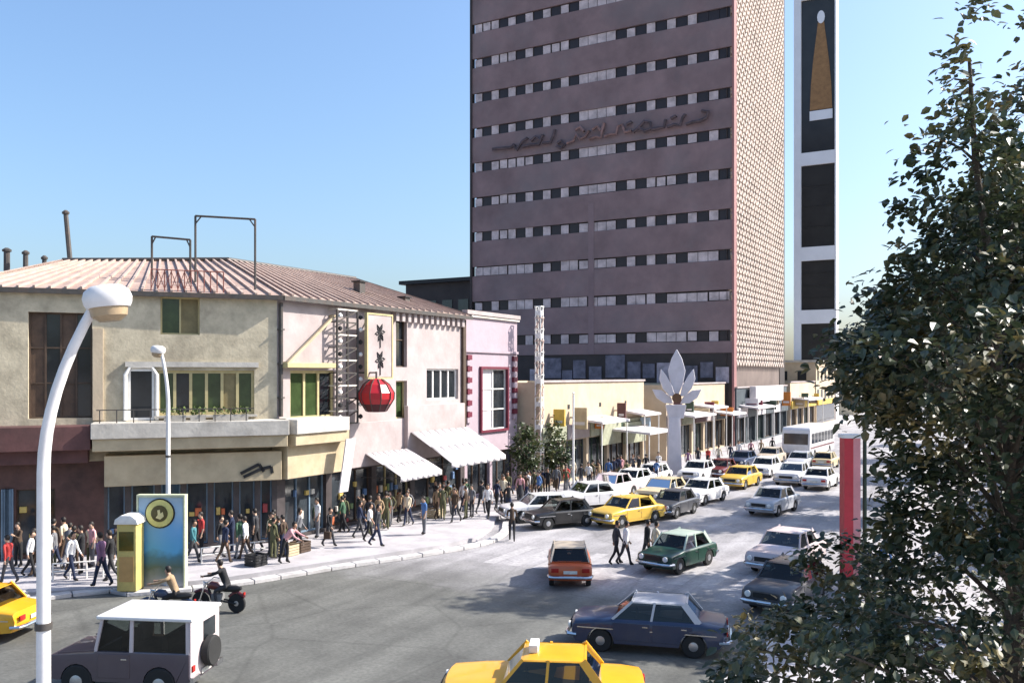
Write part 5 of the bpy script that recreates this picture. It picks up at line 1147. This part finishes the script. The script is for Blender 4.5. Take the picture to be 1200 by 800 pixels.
    s = MB(); s.lathe([(.135, 1.08), (.15, .98), (.18, .8), (.22, .56)], 14); skirt = s.mesh('skirt', HAIR)
    return res, hair, skirt
PM = {}
CLOTH = dict(white=(.72, .70, .68), black=(.018, .018, .02), grey=(.16, .16, .17), navy=(.02, .028, .06), brown=(.07, .045, .03), red=(.42, .045, .04), mauve=(.24, .13, .22), blue=(.08, .16, .34), cream=(.60, .52, .38), green=(.06, .12, .07), pink=(.62, .32, .33), charcoal=(.045, .045, .05), tan=(.32, .22, .13), olive=(.10, .10, .05), yellow=(.6, .45, .1), teal=(.05, .17, .19))
CM = {k: mat('cloth_' + k, v, .9, .14, 12, .15) for k, v in CLOTH.items()}
USED = {}
def person(kind, loc, yaw, top, bot, place, verb=None, skirt=False, h=1.0, sk=0, bag=None):
    if kind not in PM: PM[kind] = person_mesh(kind)
    me, hair, skm = PM[kind]
    verb = verb or {'walk_a': 'walking', 'walk_b': 'walking', 'walk_c': 'strolling', 'stand': 'standing', 'stand_b': 'standing', 'carry': 'carrying something', 'bend': 'bending over', 'ride': 'riding', 'pocket': 'strolling', 'wave': 'pointing', 'hips': 'standing'}[kind]
    label = 'person in %s top and %s %s %s %s' % (top, bot, 'skirt' if skirt else 'trousers', verb, place)
    r = bpy.data.objects.new('person', me); COL.objects.link(r); r.location = loc; r.rotation_euler = (0, 0, R(yaw)); r.scale = (h, h, h)
    tag(r, label, 'person', 'people on foot' if kind != 'ride' else 'people riding')
    for i, m in enumerate((SKIN[sk], CM[top], CM['charcoal'] if skirt else CM[bot], SHOE)):
        r.material_slots[i].link = 'OBJECT'; r.material_slots[i].material = m
    inst(hair, 'hair', r)
    if skirt: inst(skm, 'skirt', r, m=CM[bot])
    if bag:
        hnd = Vector((0.08, -.26, .0)); b = MB(); b.box(-.16, .16, -.06, .06, .38, .68); b.tube([(-.08, 0, .68), (-.05, 0, .78), (.05, 0, .78), (.08, 0, .68)], .012, 5)
        o = b.build('bag', CM[bag], None, bevel=.02); o.location = Vector(loc) + Matrix.Rotation(R(yaw), 3, 'Z') @ hnd; o.rotation_euler = (0, 0, R(yaw)); tag(o, '%s bag held by the person in %s top and %s %s %s' % (bag, top, bot, 'skirt' if skirt else 'trousers', place), 'bag')
    USED[label] = USED.get(label, 0) + 1
    return r
L0 = 209.4; A0 = TH / math.pi * 180 + 90      # headings: picture-left, away
def gp(px, py, z=.17): return G(px, py, z)
PP = [  # px, py(feet), pose, yaw, top, bottom, place, extras
 (10, 683, 'walk_a', L0, 'red', 'charcoal', 'past the maroon shop', {}), (36, 676, 'walk_b', L0 - 180, 'white', 'black', 'before the maroon shop', {}),
 (58, 674, 'stand', 250, 'white', 'charcoal', 'at the low railing', {}), (64, 668, 'walk_a', L0, 'grey', 'navy', 'before the maroon shop', {}),
 (84, 680, 'walk_b', L0 - 180, 'white', 'navy', 'towards the yellow booth', {}), (96, 672, 'stand_b', 230, 'black', 'black', 'at the maroon shop', {}),
 (119, 687, 'walk_a', 200, 'mauve', 'navy', 'by the yellow booth', {'h': 1.08}), (130, 682, 'walk_b', 200, 'black', 'charcoal', 'by the yellow booth', {'h': 1.06}),
 (108, 664, 'stand', 260, 'pink', 'grey', 'in the shade of the ledge', {}), (138, 662, 'walk_c', 30, 'brown', 'brown', 'under the ledge', {}),
 (22, 664, 'stand_b', 280, 'brown', 'black', 'in the maroon doorway', {}), (76, 660, 'walk_c', L0, 'cream', 'brown', 'under the maroon fascia', {}),
 (226, 660, 'walk_a', 30, 'teal', 'charcoal', 'behind the advertising panel', {}), (236, 652, 'stand', 240, 'red', 'black', 'at the blue shop piers', {}),
 (258, 652, 'walk_b', 30, 'black', 'grey', 'along the blue shop piers', {}), (272, 648, 'stand_b', 220, 'navy', 'navy', 'at the shop window', {}),
 (288, 655, 'walk_a', L0, 'white', 'brown', 'along the blue shop piers', {}), (300, 646, 'walk_c', L0, 'charcoal', 'black', 'along the blue shop piers', {}),
 (318, 650, 'stand', 200, 'cream', 'charcoal', 'under the corner ledge', {}), (334, 660, 'bend', 30, 'pink', 'black', 'on the bright pavement', {}),
 (350, 644, 'walk_b', 30, 'grey', 'black', 'round the corner shop', {}), (386, 640, 'walk_a', 20, 'black', 'charcoal', 'across the bright pavement', {'bag': 'brown'}),
 (372, 630, 'stand', 260, 'white', 'grey', 'under the slanted banner', {}), (402, 624, 'walk_b', 210, 'green', 'black', 'under the slanted banner', {}),
 (421, 630, 'walk_a', 60, 'navy', 'charcoal', 'before the dark shop', {}), (442, 640, 'walk_b', 40, 'charcoal', 'navy', 'out from the white awning', {'h': 1.04}), (433, 634, 'walk_c', 40, 'white', 'black', 'out from the white awning', {}),
 (455, 618, 'stand', 200, 'red', 'grey', 'under the white awning', {}), (468, 612, 'walk_a', 90, 'tan', 'black', 'under the white awning', {}),
 (478, 616, 'walk_b', 270, 'cream', 'navy', 'past the white awning', {}), (497, 626, 'stand', 250, 'blue', 'grey', 'alone by the kerb', {}),
 (512, 608, 'walk_a', 90, 'tan', 'brown', 'under the sloping awning', {}), (520, 600, 'stand_b', 300, 'red', 'brown', 'under the sloping awning', {}),
 (534, 612, 'walk_b', 270, 'brown', 'charcoal', 'before the sloping awning', {}), (543, 600, 'walk_a', 90, 'white', 'navy', 'by the pink building', {}),
 (553, 606, 'stand', 270, 'grey', 'charcoal', 'by the pink building', {}), (564, 602, 'walk_b', 90, 'charcoal', 'charcoal', 'by the pink building', {}),
 (572, 607, 'walk_a', 270, 'white', 'black', 'by the pink building', {}), (582, 598, 'walk_c', 90, 'navy', 'black', 'by the pink building', {}),
 (590, 594, 'stand', 300, 'cream', 'black', 'before the pink shop front', {}), (596, 604, 'carry', 100, 'black', 'navy', 'towards the parked cars', {}),
 (610, 590, 'walk_a', 270, 'pink', 'charcoal', 'by the lattice mast', {'skirt': True}), (618, 586, 'walk_b', 90, 'white', 'grey', 'by the lattice mast', {}),
 (642, 582, 'stand', 260, 'black', 'black', 'by the lattice mast', {}), (652, 578, 'walk_a', 90, 'grey', 'brown', 'behind the parked white car', {}),
 (664, 577, 'walk_b', 270, 'red', 'navy', 'near the thin white pole', {}), (681, 574, 'walk_a', 90, 'charcoal', 'grey', 'near the thin white pole', {}),
 (690, 572, 'walk_c', 270, 'white', 'charcoal', 'under the low canopy', {}), (702, 570, 'stand', 260, 'black', 'grey', 'under the low canopy', {}),
 (713, 567, 'walk_a', 90, 'blue', 'charcoal', 'under the low canopy', {}), (728, 563, 'walk_b', 270, 'pink', 'black', 'under the low canopy', {}),
 (742, 560, 'stand_b', 280, 'grey', 'navy', 'near the lotus column', {}), (757, 559, 'walk_a', 90, 'black', 'brown', 'near the lotus column', {}), (772, 557, 'walk_b', 270, 'white', 'brown', 'near the lotus column', {}),
 (806, 552, 'walk_a', 90, 'mauve', 'black', 'past the lotus column', {}), (818, 550, 'stand', 270, 'charcoal', 'navy', 'under the cream shop canopy', {}), (830, 548, 'walk_b', 270, 'red', 'charcoal', 'under the cream shop canopy', {'skirt': True}),
 (842, 546, 'walk_a', 90, 'cream', 'grey', 'under the cream shop canopy', {}), (856, 543, 'walk_c', 270, 'navy', 'grey', 'along the far shops', {}), (866, 541, 'stand', 260, 'white', 'olive', 'along the far shops', {}), (880, 539, 'walk_a', 90, 'pink', 'brown', 'along the far shops', {'skirt': True}),
 (892, 537, 'walk_b', 270, 'tan', 'charcoal', 'along the far shops', {}), (905, 534, 'walk_a', 90, 'black', 'olive', 'along the far shops', {}),
]
for px, py, kd, yw, tp, bt, plc, ex in PP:
    person(kd, gp(px, py), yw + random.uniform(-14, 14), tp, bt, plc, sk=random.randrange(3), h=ex.get('h', random.uniform(.95, 1.03)), skirt=ex.get('skirt', False), bag=ex.get('bag'))
# the crowd pressing along the shops
rnd = random.Random(77); tops = ['black', 'charcoal', 'navy', 'brown', 'grey', 'white', 'olive', 'tan', 'cream', 'green', 'blue', 'red']; bots = ['black', 'charcoal', 'navy', 'brown', 'grey', 'olive']
seen = {(a[4], a[5]) for a in PP}
def crowd(n, x0, x1, yf, place):
    used = set(); k = 0
    while k < n:
        tp, bt = rnd.choice(tops[:9] if rnd.random() < .8 else tops), rnd.choice(bots)
        if (tp, bt) in used or (tp, bt) in seen: continue
        used.add((tp, bt)); k += 1; px = rnd.uniform(x0, x1); py = yf(px) + rnd.uniform(-5, 7)
        person(rnd.choice(['walk_a', 'walk_b', 'walk_c', 'stand', 'stand_b', 'pocket', 'pocket', 'hips', 'wave']), gp(px, py), rnd.choice([90, 270, 250, 110, 200]) + rnd.uniform(-30, 30), tp, bt, place, sk=rnd.randrange(3), h=rnd.uniform(.92, 1.04))
crowd(9, 20, 150, lambda x: 668, 'outside the maroon shop')
crowd(7, 215, 335, lambda x: 656 - (x - 215) * .06, 'outside the blue pier shops')
crowd(9, 395, 482, lambda x: 628 - (x - 395) * .16, 'in the crowd near the white awning')
crowd(10, 490, 565, lambda x: 608 - (x - 490) * .12, 'in the crowd near the sloping awning')
crowd(10, 566, 640, lambda x: 596 - (x - 566) * .15, 'in the crowd near the lattice mast')
crowd(10, 645, 775, lambda x: 576 - (x - 645) * .14, 'in the crowd before the canopies')
for px, py, kd, yw, tp, bt, ex in ((722, 661, 'walk_a', L0 - 165, 'charcoal', 'black', {}), (733, 662, 'walk_b', L0 - 165, 'white', 'charcoal', {'skirt': False}), (758, 660, 'walk_b', L0 - 165, 'black', 'charcoal', {}), (768, 662, 'walk_a', L0 - 165, 'cream', 'black', {}), (600, 634, 'carry', 120, 'brown', 'black', {})):
    person(kd, G(px, py, .006), yw, tp, bt, 'over the zebra crossing' if px > 700 else 'in the road by the parked cars', sk=1, **ex)
for (px, py, tp, bt) in ((1020, 700, 'navy', 'black'), (1036, 694, 'blue', 'grey')):
    person('walk_b', gp(px, py), 100, tp, bt, 'behind the red pillar')
for (loc, yw), tp, bt, plc in zip(BIKES, ('black', 'tan'), ('charcoal', 'black'), ('the maroon motorcycle', 'the dark blue motorcycle')):
    d = Matrix.Rotation(R(yw), 3, 'Z') @ Vector((-.28, 0, 0)); person('ride', loc + d + Vector((0, 0, -.06)), yw, tp, bt, plc)
# ================================================================== trees
LEAF = leafmat('leaf_near', (.022, .034, .018, 1), (.055, .072, .034, 1), (.14, .11, .04, 1))
LEAF2 = leafmat('leaf_far', (.022, .040, .015, 1), (.050, .075, .022, 1), (.10, .10, .03, 1))
BARK = mat('bark', (.075, .058, .042), .95, .4, 6, .6, dirt=.4)
def leaf_pts(c, d, nrm, s):
    d = d.normalized(); x = d.cross(nrm)
    if x.length < 1e-3: x = d.cross(Vector((1, 0, 0)))
    x.normalize(); n = x.cross(d); w = s * .33
    return [c, c + d * s * .35 + x * w + n * s * .06, c + d * s * .72 + x * w * .75 + n * s * .02, c + d * s - n * s * .12, c + d * s * .72 - x * w * .75 + n * s * .02, c + d * s * .35 - x * w + n * s * .06, c + d * s * .5 - n * s * .03]
LF = [(0, 1, 6), (1, 2, 6), (2, 3, 6), (3, 4, 6), (4, 5, 6), (5, 0, 6)]
def tree(name, label, base, prof, nclump, per, leaf, seed, trunk_r, mat_, group=None, clump=.42, singles=0, lean=(0, 0), fill=.35, thin=1.0):
    rnd = random.Random(seed); r = thing(name, label, 'tree', base, group); zs = [p[0] for p in prof]; zmax = zs[-1]
    def rad(z):
        for (a, ra), (b, rb) in zip(prof, prof[1:]):
            if a <= z <= b: return ra + (rb - ra) * (z - a) / (b - a)
        return 0
    axis = lambda z: Vector((lean[0] * (z / zmax) ** 1.5, lean[1] * (z / zmax) ** 1.5, z))
    t = MB(); pts = [base + axis(zmax * .93 * i / 9) + Vector((rnd.uniform(-.06, .06), rnd.uniform(-.06, .06), 0)) * (i > 0) for i in range(10)]
    t.tube(pts, [trunk_r * (1.25 if i == 0 else 1 - .88 * i / 9) for i in range(10)], 10); t.build('trunk', BARK, r)
    cl = []; tot = sum(rad(z) ** 1.3 for z in [zs[0] + (zmax - zs[0]) * i / 60 for i in range(61)])
    zgrid = [zs[0] + (zmax - zs[0]) * i / 60 for i in range(61)]; wts = [max(.12, rad(z)) ** 1.45 * (thin if z < 5.2 else 1) for z in zgrid]
    for _ in range(nclump):
        z = rnd.choices(zgrid, wts)[0] + rnd.uniform(-.1, .1); a = rnd.uniform(0, 2 * math.pi)
        k = noise.noise(Vector((math.cos(a) * 1.6 + seed, math.sin(a) * 1.6, z * .85))); rr = rad(z) * (.82 + .5 * k)
        f = rr * (1 - fill * rnd.random() ** 1.6)
        cl.append((axis(z) + Vector((math.cos(a) * f, math.sin(a) * f, 0)), a, f))
    limbs = MB(); L_ = []
    for p, a, f in cl:
        if rnd.random() < min(1, 130 / nclump):
            z0 = max(zs[0] * .75, p.z - f * rnd.uniform(.5, .9)); s = axis(z0); m = s.lerp(p, .5) + Vector((0, 0, .12 * f)); q = trunk_r * .28 * (1 - .6 * z0 / zmax)
            limbs.tube([base + s, base + m, base + p], [q, q * .6, .012], 5, cap=False)
    lb = limbs.build('limb', BARK, r); tag(lb, kind='stuff')
    vs = []; fs = []; single = []
    for p, a, f in cl:
        out = Vector((math.cos(a), math.sin(a), rnd.uniform(-.3, .5))).normalized(); n_ = int(per * rnd.uniform(.6, 1.3)); cs = clump * rnd.uniform(.7, 1.25)
        for _ in range(n_):
            q = Vector((rnd.gauss(0, 1), rnd.gauss(0, 1), rnd.gauss(0, .75))) * cs * .55; d = (out * .8 + Vector((rnd.uniform(-1, 1), rnd.uniform(-1, 1), rnd.uniform(-1.1, .5)))); c = base + p + q
            if d.length < .1: continue
            s = leaf * rnd.uniform(.5, 1.45); nr = Vector((rnd.uniform(-.8, .8), rnd.uniform(-.8, .8), 1)); single.append((c, d, nr, s))
    if singles:                               # the leaves that show largest are parts of their own
        camp = Vector((0, 0, CH)); fwd = Vector((-ST, CT, 0)); rt = Vector((CT, ST, 0))
        def score(L):
            v = L[0] - camp; dp = v.dot(fwd); x = v.dot(rt) / dp * FPX + 600; y = HOR - v.z / dp * FPX
            return (L[3] / dp) if 0 < x < 1195 and 0 < y < 800 else 0
        single.sort(key=score, reverse=True)
        me0 = bpy.data.meshes.new('leaf'); me0.from_pydata(leaf_pts(Vector(), Vector((1, 0, 0)), Vector((0, 0, 1)), 1.0), [], LF); me0.materials.append(mat_)
        for c, d, nr, s in single[:singles]:
            d = d.normalized(); x = d.cross(nr).normalized(); n = x.cross(d); o = bpy.data.objects.new('leaf', me0); COL.objects.link(o); o.parent = r
            M = Matrix((d, -x, n)).transposed().to_4x4(); M.translation = c - base; o.matrix_local = M @ Matrix.Scale(s, 4)
        single = single[singles:]
    for c, d, nr, s in single:
        o = len(vs); vs += leaf_pts(c - base, d, nr, s); fs += [(a + o, b + o, e + o) for a, b, e in LF]
    me = bpy.data.meshes.new('crown'); me.from_pydata(vs, [], fs); me.materials.append(mat_); o = bpy.data.objects.new('crown', me); COL.objects.link(o); o.parent = r; tag(o, kind='stuff')
    return r
b = D(1204, 440, 10.6); b.z = .17
lv = Vector((CT, ST, 0)) * -.75
tree('shade_tree', 'big dark leafy tree on the near pavement in front of the street', b, [(2.7, 3.5), (3.5, 3.9), (4.4, 3.7), (4.95, 3.0), (5.2, 1.7), (5.7, 1.55), (6.4, 1.7), (7.0, 2.6), (7.4, 3.0), (7.8, 2.9), (8.4, 1.7), (9.2, 1.1), (10.0, .65), (10.8, .38), (11.5, .22), (12.0, .08)], 680, 62, .112, 5, .17, LEAF, clump=.27, singles=300, fill=.5, thin=.62, lean=(lv.x, lv.y))
b = D(1252, 440, 11.8); b.z = .17
tree('shade_tree', 'taller neighbouring tree with only its edge reaching past the big dark tree', b, [(5, 1.2), (7, 1.5), (9.5, 1.3), (11.5, .9), (13.2, .4), (14, .1)], 200, 52, .112, 9, .15, LEAF, clump=.30, fill=.7)
for i, (x, y, h, rr, lb) in enumerate(((-2.2, 52, 14.0, 2.9, 'round street tree on the right pavement past the red pillar'), (-2.4, 60, 13.5, 2.9, 'second round street tree along the right pavement'), (-2.0, 72, 9.5, 2.6, 'third street tree farther along the right pavement'), (.3, 37.5, 17.0, 3.0, 'tall hidden tree added to shade the road round the orange car'), (1.8, 31.5, 12.5, 2.4, 'slim hidden tree added behind the near leafy tree to shade the road'), (-2.4, 88, 9.5, 3.0, 'fourth street tree far down the right pavement'), (-2.2, 108, 10, 3.2, 'last street tree far down the right pavement'))):  # the tall and the slim tree stand unseen, added to shade the near road
    tree('street_tree', lb, Vector((x, y, .17)), [(h * .34, rr * .45), (h * .48, rr), (h * .66, rr * 1.05), (h * .84, rr * .7), (h, .2)], 230, 38, .30, 20 + i, .16, LEAF2, 'trees along the right pavement', clump=.6, fill=.6)
for i, (px, py, h, rr, lb) in enumerate(((650, 571, 4.4, 1.1, 'small dark tree on the shop pavement by the lattice mast'), (616, 580, 4.6, 1.0, 'small dark tree between the pink building and the lattice mast'))):
    tree('small_tree', lb, G(px, py, .17), [(1.3, .5), (2.0, rr), (3.2, rr * .9), (h, .15)], 70, 24, .2, 40 + i, .09, LEAF2, 'small trees on the shop pavement', clump=.4, fill=.6)
